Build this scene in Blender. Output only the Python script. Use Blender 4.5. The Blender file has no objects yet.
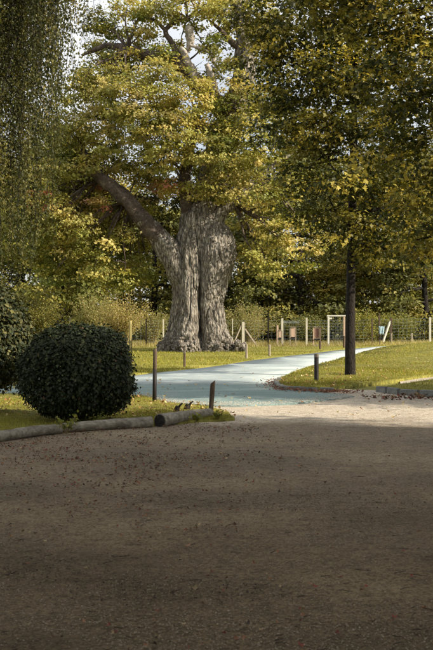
import bpy, bmesh, math, random
import numpy as np
from mathutils import Vector, Matrix, geometry

random.seed(7)
RNG = np.random.default_rng(11)
R = math.radians
scene = bpy.context.scene
COL = scene.collection

# ------------------------------------------------------------------ camera, sky, sun, exposure
CAM_H = 1.5
cam_data = bpy.data.cameras.new('camera')
cam = bpy.data.objects.new('camera', cam_data)
COL.objects.link(cam)
cam.location = (0, 0, CAM_H)
cam.rotation_euler = (R(90), 0, 0)
cam_data.lens = 50
cam_data.sensor_width = 36
cam_data.clip_end = 3000
cam_data.dof.use_dof = True
cam_data.dof.focus_distance = 24
cam_data.dof.aperture_fstop = 7.0
scene.camera = cam

SUN_EL = R(29)
SUN_DIR = Vector((0.925, -0.38, 0)).normalized()          # horizontal direction towards the sun
to_sun = Vector((SUN_DIR.x * math.cos(SUN_EL), SUN_DIR.y * math.cos(SUN_EL), math.sin(SUN_EL)))
world = bpy.data.worlds.new('World')
scene.world = world
world.use_nodes = True
wn = world.node_tree
for n in list(wn.nodes):
    wn.nodes.remove(n)
sky = wn.nodes.new('ShaderNodeTexSky')
sky.sky_type = 'NISHITA'
sky.sun_disc = False
sky.sun_elevation = SUN_EL
sky.sun_rotation = math.atan2(SUN_DIR.x, SUN_DIR.y)
sky.dust_density = 2.5
sky.air_density = 1.0
sky.ozone_density = 1.0
tc = wn.nodes.new('ShaderNodeTexCoord')
cn = wn.nodes.new('ShaderNodeTexNoise')
cn.inputs['Scale'].default_value = 2.2
cn.inputs['Detail'].default_value = 7
cr = wn.nodes.new('ShaderNodeValToRGB')
cr.color_ramp.elements[0].position = 0.22
cr.color_ramp.elements[0].color = (0, 0, 0, 1)
cr.color_ramp.elements[1].position = 0.56
cr.color_ramp.elements[1].color = (1, 1, 1, 1)
cm = wn.nodes.new('ShaderNodeMix')
cm.data_type = 'RGBA'
cm.inputs['B'].default_value = (7.6, 7.7, 7.8, 1)         # thin bright cloud
bg = wn.nodes.new('ShaderNodeBackground')
bg.inputs['Strength'].default_value = 0.085
wo = wn.nodes.new('ShaderNodeOutputWorld')
wn.links.new(tc.outputs['Generated'], cn.inputs['Vector'])
wn.links.new(cn.outputs['Fac'], cr.inputs['Fac'])
wn.links.new(cr.outputs['Color'], cm.inputs['Factor'])
wn.links.new(sky.outputs['Color'], cm.inputs['A'])
wn.links.new(cm.outputs['Result'], bg.inputs['Color'])
wn.links.new(bg.outputs['Background'], wo.inputs['Surface'])

sun_data = bpy.data.lights.new('sun', 'SUN')
sun_data.energy = 5.0
sun_data.angle = R(0.6)
sun_data.color = (1.0, 0.90, 0.74)
sun = bpy.data.objects.new('sun', sun_data)
sun.rotation_euler = (-to_sun).to_track_quat('-Z', 'Y').to_euler()
sun.location = (30, -20, 30)
COL.objects.link(sun)

scene.view_settings.view_transform = 'Standard'
scene.view_settings.look = 'None'
scene.view_settings.exposure = 0.77
scene.view_settings.gamma = 1.0
scene.render.resolution_x = 682
scene.render.resolution_y = 1024

# ------------------------------------------------------------------ helpers
F = 903.0                       # focal length in photograph pixels


def terrain(x, y):
    """height of the land: flat yard, a low bank behind the right lawn"""
    return 1.25 * np.exp(-(((x - 18) / 6.2) ** 2 + ((y - 47) / 11.0) ** 2)) + 0.0 * x


def G(px, py):
    d = CAM_H * F / (py - 325.0)
    return ((px - 216.5) * d / F, d)


def _hash(ix, iy, iz, s):
    h = (ix * 374761393 + iy * 668265263 + iz * 2147483647 + s * 974634777) & 0xffffffff
    h = ((h ^ (h >> 13)) * 1274126177) & 0xffffffff
    h = ((h ^ (h >> 16)) * 2246822519) & 0xffffffff
    return ((h ^ (h >> 15)) & 0xffffff) / float(0xffffff)


def vnoise(x, y, z=0.0, s=0):
    x, y, z = np.broadcast_arrays(np.asarray(x, float), np.asarray(y, float), np.asarray(z, float))
    ix, iy, iz = np.floor(x).astype(np.int64), np.floor(y).astype(np.int64), np.floor(z).astype(np.int64)
    fx, fy, fz = x - ix, y - iy, z - iz
    fx, fy, fz = [f * f * (3 - 2 * f) for f in (fx, fy, fz)]
    r = 0
    for a in (0, 1):
        for b in (0, 1):
            for c in (0, 1):
                w = (fx if a else 1 - fx) * (fy if b else 1 - fy) * (fz if c else 1 - fz)
                r = r + w * _hash(ix + a, iy + b, iz + c, s)
    return r * 2 - 1


def fbm(x, y, z=0.0, s=0, o=4):
    r, a, f = 0, 1.0, 1.0
    for i in range(o):
        r = r + a * vnoise(x * f, y * f, z * f, s + i)
        a *= 0.5
        f *= 2.03
    return r


def tag(o, label=None, cat=None, group=None, kind=None):
    if label: o['label'] = label
    if cat: o['category'] = cat
    if group: o['group'] = group
    if kind: o['kind'] = kind
    return o


def empty(name, loc=(0, 0, 0), rz=0.0):
    o = bpy.data.objects.new(name, None)
    o.location = loc
    o.rotation_euler = (0, 0, rz)
    o.empty_display_size = 0.2
    COL.objects.link(o)
    return o


def link_mesh(name, me, mat, parent=None):
    me.materials.append(mat)
    o = bpy.data.objects.new(name, me)
    COL.objects.link(o)
    if parent: o.parent = parent
    return o


def np_mesh(name, V, Fc, mat, parent=None, colors=None, smooth=False, link=True):
    """V (n,3); Fc list of (m,k) int arrays; colors (n,3) per point"""
    me = bpy.data.meshes.new(name)
    V = np.asarray(V, np.float32)
    if not isinstance(Fc, list): Fc = [Fc]
    Fc = [np.asarray(f, np.int32) for f in Fc if len(f)]
    me.vertices.add(len(V))
    me.vertices.foreach_set('co', V.ravel())
    loops = np.concatenate([f.ravel() for f in Fc])
    tot = np.concatenate([np.full(len(f), f.shape[1], np.int32) for f in Fc])
    start = np.concatenate([[0], np.cumsum(tot)[:-1]]).astype(np.int32)
    me.loops.add(len(loops))
    me.loops.foreach_set('vertex_index', loops)
    me.polygons.add(len(tot))
    me.polygons.foreach_set('loop_start', start)
    me.polygons.foreach_set('loop_total', tot)
    me.polygons.foreach_set('use_smooth', np.full(len(tot), bool(smooth)))
    if colors is not None:
        at = me.attributes.new('Col', 'FLOAT_COLOR', 'POINT')
        c = np.ones((len(V), 4), np.float32)
        c[:, :3] = colors
        at.data.foreach_set('color', c.ravel())
    me.update(calc_edges=True)
    me.validate()
    if not link:
        me.materials.append(mat)
        return me
    return link_mesh(name, me, mat, parent)


class MB:
    """collects simple solids, then links them as one mesh object"""
    def __init__(self):
        self.v, self.f = [], []

    def box(self, c, s, rot=None, taper=1.0, bevel=0.0):
        hx, hy, hz = s[0] / 2, s[1] / 2, s[2] / 2
        M = rot.to_matrix() if rot is not None else Matrix.Identity(3)
        b = len(self.v)
        for z, k in ((-hz, 1), (hz, taper)):
            for x, y in ((-hx, -hy), (hx, -hy), (hx, hy), (-hx, hy)):
                self.v.append(Vector(c) + M @ Vector((x * k, y * k, z)))
        self.f += [(b, b + 3, b + 2, b + 1), (b + 4, b + 5, b + 6, b + 7)] + \
                  [(b + i, b + (i + 1) % 4, b + 4 + (i + 1) % 4, b + 4 + i) for i in range(4)]
        return self

    def tube(self, pts, rad, n=8, wob=0.0, cap=True):
        b = len(self.v)
        pts = [Vector(p) for p in pts]
        ref = Vector((0.31, 0.87, 0.22))
        for i, p in enumerate(pts):
            t = (pts[min(i + 1, len(pts) - 1)] - pts[max(i - 1, 0)]).normalized()
            if abs(t.dot(ref)) > 0.95: ref = Vector((1, 0, 0.1))
            u = t.cross(ref).normalized()
            w = t.cross(u).normalized()
            r = rad[i] if hasattr(rad, '__len__') else rad
            for k in range(n):
                a = 2 * math.pi * k / n
                rr = r * (1 + wob * (random.random() - 0.5))
                self.v.append(p + (u * math.cos(a) + w * math.sin(a)) * rr)
        for i in range(len(pts) - 1):
            for k in range(n):
                a, c = b + i * n + k, b + i * n + (k + 1) % n
                self.f.append((a, c, c + n, a + n))
        if cap:
            self.f.append(tuple(b + k for k in range(n))[::-1])
            self.f.append(tuple(b + (len(pts) - 1) * n + k for k in range(n)))
        return self

    def build(self, name, mat, parent=None, smooth=False, bevel=0.0):
        me = bpy.data.meshes.new(name)
        me.from_pydata([tuple(v) for v in self.v], [], self.f)
        if bevel > 0:
            bm = bmesh.new(); bm.from_mesh(me)
            bmesh.ops.bevel(bm, geom=list(bm.edges), offset=bevel, segments=2, affect='EDGES')
            bm.to_mesh(me); bm.free()
        bm = bmesh.new(); bm.from_mesh(me)
        bmesh.ops.recalc_face_normals(bm, faces=bm.faces)
        bm.to_mesh(me); bm.free()
        for p in me.polygons: p.use_smooth = smooth
        return link_mesh(name, me, mat, parent)


# ------------------------------------------------------------------ materials
def new_mat(name):
    m = bpy.data.materials.new(name)
    m.use_nodes = True
    nt = m.node_tree
    return m, nt, nt.nodes, nt.links, nt.nodes['Principled BSDF']


def ramp(nodes, stops):
    r = nodes.new('ShaderNodeValToRGB')
    el = r.color_ramp.elements
    while len(el) < len(stops): el.new(0.5)
    for e, (p, c) in zip(el, stops):
        e.position = p
        e.color = (*c, 1)
    return r


def surface(name, stops, scale=8.0, stretch=(1, 1, 1), rough=0.9, bump=0.4, bscale=None, detail=8, dist=0.02, spec=0.25, fine=None):
    m, nt, N, L, P = new_mat(name)
    tc = N.new('ShaderNodeTexCoord')
    mp = N.new('ShaderNodeMapping')
    mp.inputs['Scale'].default_value = stretch
    nz = N.new('ShaderNodeTexNoise')
    nz.inputs['Scale'].default_value = scale
    nz.inputs['Detail'].default_value = detail
    nz.inputs['Roughness'].default_value = 0.62
    L.new(tc.outputs['Object'], mp.inputs['Vector'])
    L.new(mp.outputs['Vector'], nz.inputs['Vector'])
    cr = ramp(N, stops)
    L.new(nz.outputs['Fac'], cr.inputs['Fac'])
    col = cr.outputs['Color']
    if fine:                                   # fine multiplies speckle into the colour
        n3 = N.new('ShaderNodeTexNoise')
        n3.inputs['Scale'].default_value = fine[0]
        n3.inputs['Detail'].default_value = 4
        L.new(mp.outputs['Vector'], n3.inputs['Vector'])
        r3 = ramp(N, [(0.35, (fine[1],) * 3), (0.65, (fine[2],) * 3)])
        L.new(n3.outputs['Fac'], r3.inputs['Fac'])
        mx = N.new('ShaderNodeMix'); mx.data_type = 'RGBA'; mx.blend_type = 'MULTIPLY'
        mx.inputs['Factor'].default_value = 1
        L.new(col, mx.inputs['A']); L.new(r3.outputs['Color'], mx.inputs['B'])
        col = mx.outputs['Result']
    L.new(col, P.inputs['Base Color'])
    n2 = N.new('ShaderNodeTexNoise')
    n2.inputs['Scale'].default_value = bscale or scale * 3
    n2.inputs['Detail'].default_value = 6
    L.new(mp.outputs['Vector'], n2.inputs['Vector'])
    bp = N.new('ShaderNodeBump')
    bp.inputs['Strength'].default_value = bump
    bp.inputs['Distance'].default_value = dist
    L.new(n2.outputs['Fac'], bp.inputs['Height'])
    L.new(bp.outputs['Normal'], P.inputs['Normal'])
    P.inputs['Roughness'].default_value = rough
    P.inputs['Specular IOR Level'].default_value = spec
    return m


def leaf_mat(name, trans=0.42, gloss=0.25, rough=0.5, tint=(1.22, 1.12, 0.68)):
    m, nt, N, L, P = new_mat(name)
    at = N.new('ShaderNodeAttribute'); at.attribute_name = 'Col'
    L.new(at.outputs['Color'], P.inputs['Base Color'])
    P.inputs['Roughness'].default_value = rough
    P.inputs['Specular IOR Level'].default_value = gloss
    tr = N.new('ShaderNodeBsdfTranslucent')
    mu = N.new('ShaderNodeMix'); mu.data_type = 'RGBA'; mu.blend_type = 'MULTIPLY'
    mu.inputs['Factor'].default_value = 1
    mu.inputs['B'].default_value = (*tint, 1)
    L.new(at.outputs['Color'], mu.inputs['A'])
    L.new(mu.outputs['Result'], tr.inputs['Color'])
    mx = N.new('ShaderNodeMixShader'); mx.inputs['Fac'].default_value = trans
    L.new(P.outputs['BSDF'], mx.inputs[1]); L.new(tr.outputs['BSDF'], mx.inputs[2])
    out = [n for n in N if n.type == 'OUTPUT_MATERIAL'][0]
    L.new(mx.outputs['Shader'], out.inputs['Surface'])
    return m


def attr_mat(name, rough=0.85):
    m, nt, N, L, P = new_mat(name)
    at = N.new('ShaderNodeAttribute'); at.attribute_name = 'Col'
    L.new(at.outputs['Color'], P.inputs['Base Color'])
    P.inputs['Roughness'].default_value = rough
    P.inputs['Specular IOR Level'].default_value = 0.2
    return m


M_leaf = leaf_mat('leaf')
M_dark_leaf = leaf_mat('glossy_leaf', trans=0.10, gloss=0.2, rough=0.55, tint=(1.1, 1.1, 0.6))
M_grass_blade = leaf_mat('grass_blade', trans=0.35, gloss=0.15, rough=0.6, tint=(1.2, 1.1, 0.6))
M_litter = leaf_mat('litter', trans=0.15, gloss=0.2, rough=0.7, tint=(1.1, 0.9, 0.6))
M_pebble = attr_mat('pebble')
M_oak = surface('oak_bark', [(0.28, (0.12, 0.10, 0.078)), (0.42, (0.23, 0.20, 0.16)), (0.58, (0.34, 0.305, 0.255)), (0.78, (0.48, 0.45, 0.39))],
                scale=5, stretch=(1, 1, 0.28), bump=1.0, bscale=20.0, dist=0.07, fine=(14.0, 0.4, 1.2))


def crack_bark(m, scale, stretch, depth, wide=.16, dark=.22):
    """adds crisp branching fissures to a bark material"""
    nt = m.node_tree; N, L = nt.nodes, nt.links
    P = N['Principled BSDF']
    tc = N.new('ShaderNodeTexCoord')
    nz = N.new('ShaderNodeTexNoise'); nz.inputs['Scale'].default_value = 3.0; nz.inputs['Detail'].default_value = 5
    ad = N.new('ShaderNodeMix'); ad.data_type = 'VECTOR'; ad.inputs['Factor'].default_value = .12
    L.new(tc.outputs['Object'], nz.inputs['Vector'])
    L.new(tc.outputs['Object'], ad.inputs['A']); L.new(nz.outputs['Color'], ad.inputs['B'])
    mp = N.new('ShaderNodeMapping'); mp.inputs['Scale'].default_value = stretch
    L.new(ad.outputs['Result'], mp.inputs['Vector'])
    vo = N.new('ShaderNodeTexVoronoi'); vo.feature = 'DISTANCE_TO_EDGE'; vo.inputs['Scale'].default_value = scale
    L.new(mp.outputs['Vector'], vo.inputs['Vector'])
    cr = ramp(N, [(0.0, (dark,) * 3), (wide, (1, 1, 1))])
    L.new(vo.outputs['Distance'], cr.inputs['Fac'])
    old = P.inputs['Base Color'].links[0].from_socket
    mx = N.new('ShaderNodeMix'); mx.data_type = 'RGBA'; mx.blend_type = 'MULTIPLY'; mx.inputs['Factor'].default_value = .75
    L.new(old, mx.inputs['A']); L.new(cr.outputs['Color'], mx.inputs['B']); L.new(mx.outputs['Result'], P.inputs['Base Color'])
    bo = P.inputs['Normal'].links[0].from_socket
    b = N.new('ShaderNodeBump'); b.inputs['Strength'].default_value = .8; b.inputs['Distance'].default_value = depth
    L.new(cr.outputs['Color'], b.inputs['Height']); L.new(bo, b.inputs['Normal']); L.new(b.outputs['Normal'], P.inputs['Normal'])


crack_bark(M_oak, 7.0, (1, 1, 0.26), 0.05)
M_limb = surface('oak_limb_bark', [(0.3, (0.045, 0.034, 0.027)), (0.55, (0.105, 0.08, 0.064)), (0.78, (0.25, 0.21, 0.175))],
                 scale=2.6, bump=0.9, bscale=9, dist=0.06, fine=(12.0, 0.6, 1.1))
M_deadwood = surface('dead_wood', [(0.3, (0.16, 0.13, 0.10)), (0.5, (0.34, 0.30, 0.26)), (0.7, (0.50, 0.46, 0.41))], scale=5, bump=1.0, bscale=10, dist=0.05)
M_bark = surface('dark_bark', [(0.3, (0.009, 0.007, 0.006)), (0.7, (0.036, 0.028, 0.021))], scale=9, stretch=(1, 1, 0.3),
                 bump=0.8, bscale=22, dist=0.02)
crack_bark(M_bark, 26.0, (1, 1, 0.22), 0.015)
M_birch = surface('grey_bark', [(0.3, (0.05, 0.045, 0.035)), (0.7, (0.16, 0.14, 0.11))], scale=6, bump=0.6)
M_twig = surface('twig_bark', [(0.3, (0.16, 0.12, 0.06)), (0.7, (0.30, 0.24, 0.12))], scale=6, bump=0.3)
M_log = surface('weathered_log', [(0.3, (0.10, 0.085, 0.065)), (0.5, (0.21, 0.19, 0.15)), (0.72, (0.34, 0.31, 0.25))], scale=9, stretch=(0.35, 1, 1),
                bump=0.9, bscale=26, dist=0.012, fine=(40, 0.7, 1.1))
M_logend = surface('log_end', [(0.35, (0.008, 0.008, 0.008)), (0.7, (0.05, 0.043, 0.035))], scale=26, bump=0.8)
M_post = surface('brown_post', [(0.3, (0.05, 0.034, 0.022)), (0.7, (0.14, 0.10, 0.068))], scale=14, stretch=(1, 1, 0.15), bump=0.6, dist=0.006)
M_postgrey = surface('grey_post', [(0.3, (0.16, 0.13, 0.09)), (0.7, (0.36, 0.31, 0.24))], scale=14, stretch=(1, 1, 0.15), bump=0.6, dist=0.006)
M_postpale = surface('pale_post', [(0.3, (0.42, 0.40, 0.30)), (0.7, (0.62, 0.58, 0.47))], scale=10, stretch=(1, 1, 0.3), bump=0.3, dist=0.005)
M_yellowpost = surface('yellow_post', [(0.3, (0.24, 0.20, 0.08)), (0.7, (0.38, 0.32, 0.14))], scale=10, stretch=(1, 1, 0.2), bump=0.3, dist=0.005)
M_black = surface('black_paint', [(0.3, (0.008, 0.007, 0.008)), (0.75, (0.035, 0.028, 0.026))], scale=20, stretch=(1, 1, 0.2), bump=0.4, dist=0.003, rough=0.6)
M_cap = surface('post_cap', [(0.3, (0.10, 0.085, 0.07)), (0.7, (0.2, 0.17, 0.14))], scale=12, bump=0.2)
M_white = surface('white_paint', [(0.3, (0.46, 0.45, 0.39)), (0.7, (0.62, 0.60, 0.53))], scale=6, bump=0.15, rough=0.6)
M_wire = surface('wire', [(0.3, (0.16, 0.19, 0.19)), (0.7, (0.27, 0.30, 0.29))], scale=5, bump=0.1, rough=0.5)
M_board = surface('peach_board', [(0.3, (0.40, 0.27, 0.20)), (0.7, (0.55, 0.41, 0.31))], scale=5, bump=0.1)
M_redboard = surface('red_board', [(0.3, (0.15, 0.075, 0.06)), (0.7, (0.25, 0.14, 0.12))], scale=8, bump=0.1)
M_blue = surface('pale_blue_sheet', [(0.3, (0.25, 0.37, 0.42)), (0.7, (0.38, 0.5, 0.54))], scale=5, bump=0.2)
M_kerb = surface('kerb_stone', [(0.3, (0.11, 0.115, 0.105)), (0.7, (0.23, 0.235, 0.215))], scale=12, bump=0.6, bscale=50, dist=0.01)
M_earth = surface('earth', [(0.3, (0.06, 0.05, 0.03)), (0.7, (0.14, 0.11, 0.07))], scale=3, bump=0.5)
M_lawn = surface('lawn', [(0.30, (0.115, 0.115, 0.022)), (0.5, (0.19, 0.175, 0.032)), (0.72, (0.28, 0.24, 0.055))], scale=0.8, bump=0.8,
                 bscale=18, dist=0.04, fine=(9, 0.6, 1.2))
M_verge = surface('far_grass', [(0.3, (0.13, 0.13, 0.026)), (0.6, (0.20, 0.185, 0.038)), (0.8, (0.28, 0.24, 0.06))], scale=0.5, bump=0.8, bscale=9, dist=0.05)
M_road = surface('pale_asphalt', [(0.30, (0.26, 0.315, 0.315)), (0.5, (0.34, 0.39, 0.385)), (0.72, (0.45, 0.475, 0.45))], scale=1.6, rough=0.85,
                 bump=0.35, bscale=90, dist=0.006, fine=(34, 0.78, 1.1))


M_tar = surface('bluish_asphalt', [(0.28, (0.145, 0.215, 0.205)), (0.52, (0.20, 0.27, 0.255)), (0.76, (0.31, 0.36, 0.33))], scale=1.3, rough=0.85,
                 stretch=(0.5, 1.6, 1), bump=0.4, bscale=80, dist=0.006, fine=(45, 0.7, 1.15))


def gravel_material():
    m, nt, N, L, P = new_mat('gravel')
    tc = N.new('ShaderNodeTexCoord')
    big = N.new('ShaderNodeTexNoise'); big.inputs['Scale'].default_value = 0.55; big.inputs['Detail'].default_value = 6
    mp = N.new('ShaderNodeMapping'); mp.inputs['Scale'].default_value = (0.7, 1.0, 1.0)
    L.new(tc.outputs['Object'], mp.inputs['Vector']); L.new(mp.outputs['Vector'], big.inputs['Vector'])
    base = ramp(N, [(0.32, (0.072, 0.050, 0.027)), (0.5, (0.145, 0.108, 0.062)), (0.68, (0.23, 0.178, 0.105))])
    L.new(big.outputs['Fac'], base.inputs['Fac'])
    # pale surface next to the road: dust, with sunlit brightness put into the colour
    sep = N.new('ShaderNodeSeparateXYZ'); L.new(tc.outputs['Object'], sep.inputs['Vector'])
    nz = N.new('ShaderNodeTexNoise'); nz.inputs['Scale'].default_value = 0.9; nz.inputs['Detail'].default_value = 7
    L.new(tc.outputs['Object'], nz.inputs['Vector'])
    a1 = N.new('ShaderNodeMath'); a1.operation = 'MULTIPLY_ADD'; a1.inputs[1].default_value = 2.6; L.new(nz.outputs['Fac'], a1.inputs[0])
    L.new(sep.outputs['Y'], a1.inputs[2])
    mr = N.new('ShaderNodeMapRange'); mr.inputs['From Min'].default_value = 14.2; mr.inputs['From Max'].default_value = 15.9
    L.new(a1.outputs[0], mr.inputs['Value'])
    mr2 = N.new('ShaderNodeMapRange'); mr2.inputs['From Min'].default_value = 6.5; mr2.inputs['From Max'].default_value = 13.5; mr2.inputs['To Max'].default_value = 0.24  # light over the middle yard put into the colour, rising with depth
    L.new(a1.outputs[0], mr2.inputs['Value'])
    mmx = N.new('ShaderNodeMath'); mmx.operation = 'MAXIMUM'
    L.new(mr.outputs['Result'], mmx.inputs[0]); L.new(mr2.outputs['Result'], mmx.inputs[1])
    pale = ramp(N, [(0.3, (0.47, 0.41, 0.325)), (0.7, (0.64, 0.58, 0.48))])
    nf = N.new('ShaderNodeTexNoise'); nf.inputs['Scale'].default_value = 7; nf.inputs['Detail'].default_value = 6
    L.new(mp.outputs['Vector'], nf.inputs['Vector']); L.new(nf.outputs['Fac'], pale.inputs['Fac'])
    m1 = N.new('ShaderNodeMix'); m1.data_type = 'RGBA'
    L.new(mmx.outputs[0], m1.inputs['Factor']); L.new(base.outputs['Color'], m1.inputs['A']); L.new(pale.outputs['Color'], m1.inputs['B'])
    # stones
    vo = N.new('ShaderNodeTexVoronoi'); vo.inputs['Scale'].default_value = 75
    L.new(tc.outputs['Object'], vo.inputs['Vector'])
    sr = ramp(N, [(0.0, (0.55, 0.5, 0.46)), (0.45, (0.9, 0.9, 0.9)), (0.8, (1.15, 1.13, 1.1)), (1.0, (1.28, 1.25, 1.2))])
    sx = N.new('ShaderNodeSeparateXYZ'); L.new(vo.outputs['Color'], sx.inputs['Vector']); L.new(sx.outputs['X'], sr.inputs['Fac'])
    m2 = N.new('ShaderNodeMix'); m2.data_type = 'RGBA'; m2.blend_type = 'MULTIPLY'; m2.inputs['Factor'].default_value = 1
    L.new(m1.outputs['Result'], m2.inputs['A']); L.new(sr.outputs['Color'], m2.inputs['B'])
    mid = N.new('ShaderNodeTexNoise'); mid.inputs['Scale'].default_value = 9.0; mid.inputs['Detail'].default_value = 10; mid.inputs['Roughness'].default_value = 0.78
    L.new(mp.outputs['Vector'], mid.inputs['Vector'])
    mrp = ramp(N, [(0.34, (0.42, 0.39, 0.36)), (0.47, (0.92, 0.91, 0.9)), (0.58, (1.05, 1.04, 1.03)), (0.72, (1.32, 1.28, 1.22))])
    L.new(mid.outputs['Fac'], mrp.inputs['Fac'])
    m3 = N.new('ShaderNodeMix'); m3.data_type = 'RGBA'; m3.blend_type = 'MULTIPLY'; m3.inputs['Factor'].default_value = 0.85
    L.new(m2.outputs['Result'], m3.inputs['A']); L.new(mrp.outputs['Color'], m3.inputs['B'])
    L.new(m3.outputs['Result'], P.inputs['Base Color'])
    b1 = N.new('ShaderNodeBump'); b1.inputs['Strength'].default_value = 0.7; b1.inputs['Distance'].default_value = 0.008; b1.invert = True
    L.new(vo.outputs['Distance'], b1.inputs['Height'])
    b2 = N.new('ShaderNodeBump'); b2.inputs['Strength'].default_value = 0.8; b2.inputs['Distance'].default_value = 0.05
    L.new(mid.outputs['Fac'], b2.inputs['Height']); L.new(b1.outputs['Normal'], b2.inputs['Normal'])
    L.new(b2.outputs['Normal'], P.inputs['Normal'])
    P.inputs['Roughness'].default_value = 0.92
    P.inputs['Specular IOR Level'].default_value = 0.15
    return m


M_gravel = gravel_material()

# ------------------------------------------------------------------ ground, roads, lawns


def densify(poly, step=0.5, jit=0.0, seed=0):
    out = []
    n = len(poly)
    for i in range(n):
        a, b = Vector(poly[i]), Vector(poly[(i + 1) % n])
        k = max(1, int((b - a).length / (step * max(1.0, a.length / 25))))
        k = min(k, 60)
        for j in range(k):
            p = a.lerp(b, j / k)
            if jit:
                p = p + Vector((float(vnoise(p.x * 2.1, p.y * 2.1, 0, seed)), float(vnoise(p.x * 2.1, p.y * 2.1, 5, seed)))) * jit
            out.append((p.x, p.y))
    return out


def inside(poly, x, y):
    px = np.array([p[0] for p in poly]); py = np.array([p[1] for p in poly])
    c = np.zeros(x.shape, bool)
    j = len(px) - 1
    for i in range(len(px)):
        cond = ((py[i] > y) != (py[j] > y))
        with np.errstate(divide='ignore', invalid='ignore'):
            xx = (px[j] - px[i]) * (y - py[i]) / (py[j] - py[i]) + px[i]
        c ^= cond & (x < xx)
        j = i
    return c


def sheet(name, poly, z, mat, thick=0.0, step=1.6, relief=0.0, label=None):
    """a ground sheet following the land inside a closed outline, with a rim going down"""
    xs = [p[0] for p in poly]; ys = [p[1] for p in poly]
    verts = [Vector(p) for p in poly]
    edges = [(i, (i + 1) % len(poly)) for i in range(len(poly))]
    gx, gy = [], []
    y = min(ys)
    while y < max(ys):
        st = step * max(1.0, y / 20.0)
        x = min(xs) + random.random() * st
        while x < max(xs):
            gx.append(x + random.uniform(-.2, .2) * st); gy.append(y + random.uniform(-.2, .2) * st)
            x += st
        y += st
    gx, gy = np.array(gx), np.array(gy)
    k = inside(poly, gx, gy)
    verts += [Vector((a, b)) for a, b in zip(gx[k], gy[k])]
    vo, eo, fo, *_ = geometry.delaunay_2d_cdt(verts, edges, [list(range(len(poly)))], 1, 1e-4)
    X = np.array([v.x for v in vo]); Y = np.array([v.y for v in vo])
    Z = terrain(X, Y) + z
    if relief: Z = Z + relief * fbm(X * 0.8, Y * 0.8, 0, 3)
    V = [tuple(t) for t in zip(X, Y, Z)]
    faces = [tuple(f) for f in fo]
    if thick:
        cnt = {}
        for f in faces:
            for i in range(len(f)):
                e = (f[i], f[(i + 1) % len(f)])
                cnt[tuple(sorted(e))] = cnt.get(tuple(sorted(e)), []) + [e]
        low = {}
        for kk, es in cnt.items():
            if len(es) == 1:
                a, b = es[0]
                for q in (a, b):
                    if q not in low:
                        low[q] = len(V)
                        V.append((V[q][0], V[q][1], V[q][2] - thick))
                faces.append((b, a, low[a], low[b]))
    me = bpy.data.meshes.new(name)
    me.from_pydata(V, [], faces)
    for p in me.polygons: p.use_smooth = True
    o = link_mesh(name, me, mat)
    tag(o, kind='structure', label=label)
    return o


# base land, to the horizon
gxs = np.concatenate([[-1500, -600, -250], np.linspace(-100, 100, 101), [250, 600, 1500]])
gys = np.concatenate([[-600, -150], np.linspace(-40, 160, 101), [300, 800, 2500]])
XX, YY = np.meshgrid(gxs, gys, indexing='ij')
ZZ = terrain(XX, YY) - 0.03
n1, n2 = XX.shape
idx = np.arange(n1 * n2).reshape(n1, n2)
quads = np.stack([idx[:-1, :-1], idx[1:, :-1], idx[1:, 1:], idx[:-1, 1:]], -1).reshape(-1, 4)
tag(np_mesh('ground', np.stack([XX, YY, ZZ], -1).reshape(-1, 3), quads, M_verge, smooth=True), kind='structure')

yard = densify([(-30, -25), (30, -25), (30, 24), G(433, 377), G(400, 381), (4.2, 20.6), (2, 21.5), (-1.5, 20), (-14, 21), (-30, 22)], 1.0)
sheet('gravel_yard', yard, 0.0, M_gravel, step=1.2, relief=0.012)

far_edge = [G(135.6, 376.6), G(160, 373.5), G(189, 370.5), G(220, 366.5), G(253, 361), G(290, 356.5), G(313, 354.2), G(330, 352.2), G(360, 350), G(390, 348.2)]
near_edge = [G(390, 349.5), G(363, 354), G(330, 362), G(306, 368.5), G(286, 376), G(276, 381.5), G(274, 386), G(280, 390), G(330, 394)]
bottom_edge = [G(345, 395.5), G(355, 397.5), G(330, 401), G(290, 404.8), G(239, 406.8), G(200, 406), G(168, 404), G(141, 397)]
split_y = G(200, 385.2)[1]
path = [(-16, 29), (-8, 27.2)] + far_edge + [(16, 66), (34, 80), (36, 76), (15, 58.5)] + near_edge[:6] + [G(275, 385.2), (0.2, split_y), (-4, split_y), (-16, split_y + .3)]
sheet('path', densify(path, 0.5, 0.03, 4), 0.034, M_road, step=1.2, thick=.04)
road = [(-16, split_y + .34), (-4, split_y + .04), (0.2, split_y + .04), G(275, 384.9), (1.75, 22.4)] + near_edge[7:] + bottom_edge + [(-8, 20.2), (-16, 20.8)]
sheet('road', densify(road, 0.35, 0.06, 4), 0.028, M_tar, step=1.0, thick=.04)

left_lawn_poly = densify([(-9, 10.6)] + [G(-30, 444), G(60, 433.5), G(120, 429), G(158, 427), G(200, 422), G(222, 421.5), G(237, 420.5), G(228, 415), G(212, 409.5), G(196, 407.5),
                          G(168, 405), G(141, 398)] + [(-8, 20.0), (-16, 20.6), (-16, 9.8)], 0.35, 0.06, 9)
sheet('left_lawn', left_lawn_poly, 0.045, M_lawn, thick=0.08, step=0.7, relief=0.02)

island_poly = densify(near_edge[:1] + [(x + 0.06, y - 0.02) for x, y in near_edge[1:-2]] + [G(283, 388.6), G(310, 390.2), G(333, 390.8), G(345, 388.5), G(360, 386.5), G(400, 381.5), G(433, 377.0),
                       (9.5, 28.0), (34, 38), (42, 70), (15.5, 57.5)], 0.4, 0.05, 12)
sheet('right_lawn', island_poly, 0.06, M_lawn, thick=0.10, step=1.0, relief=0.02)

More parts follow.
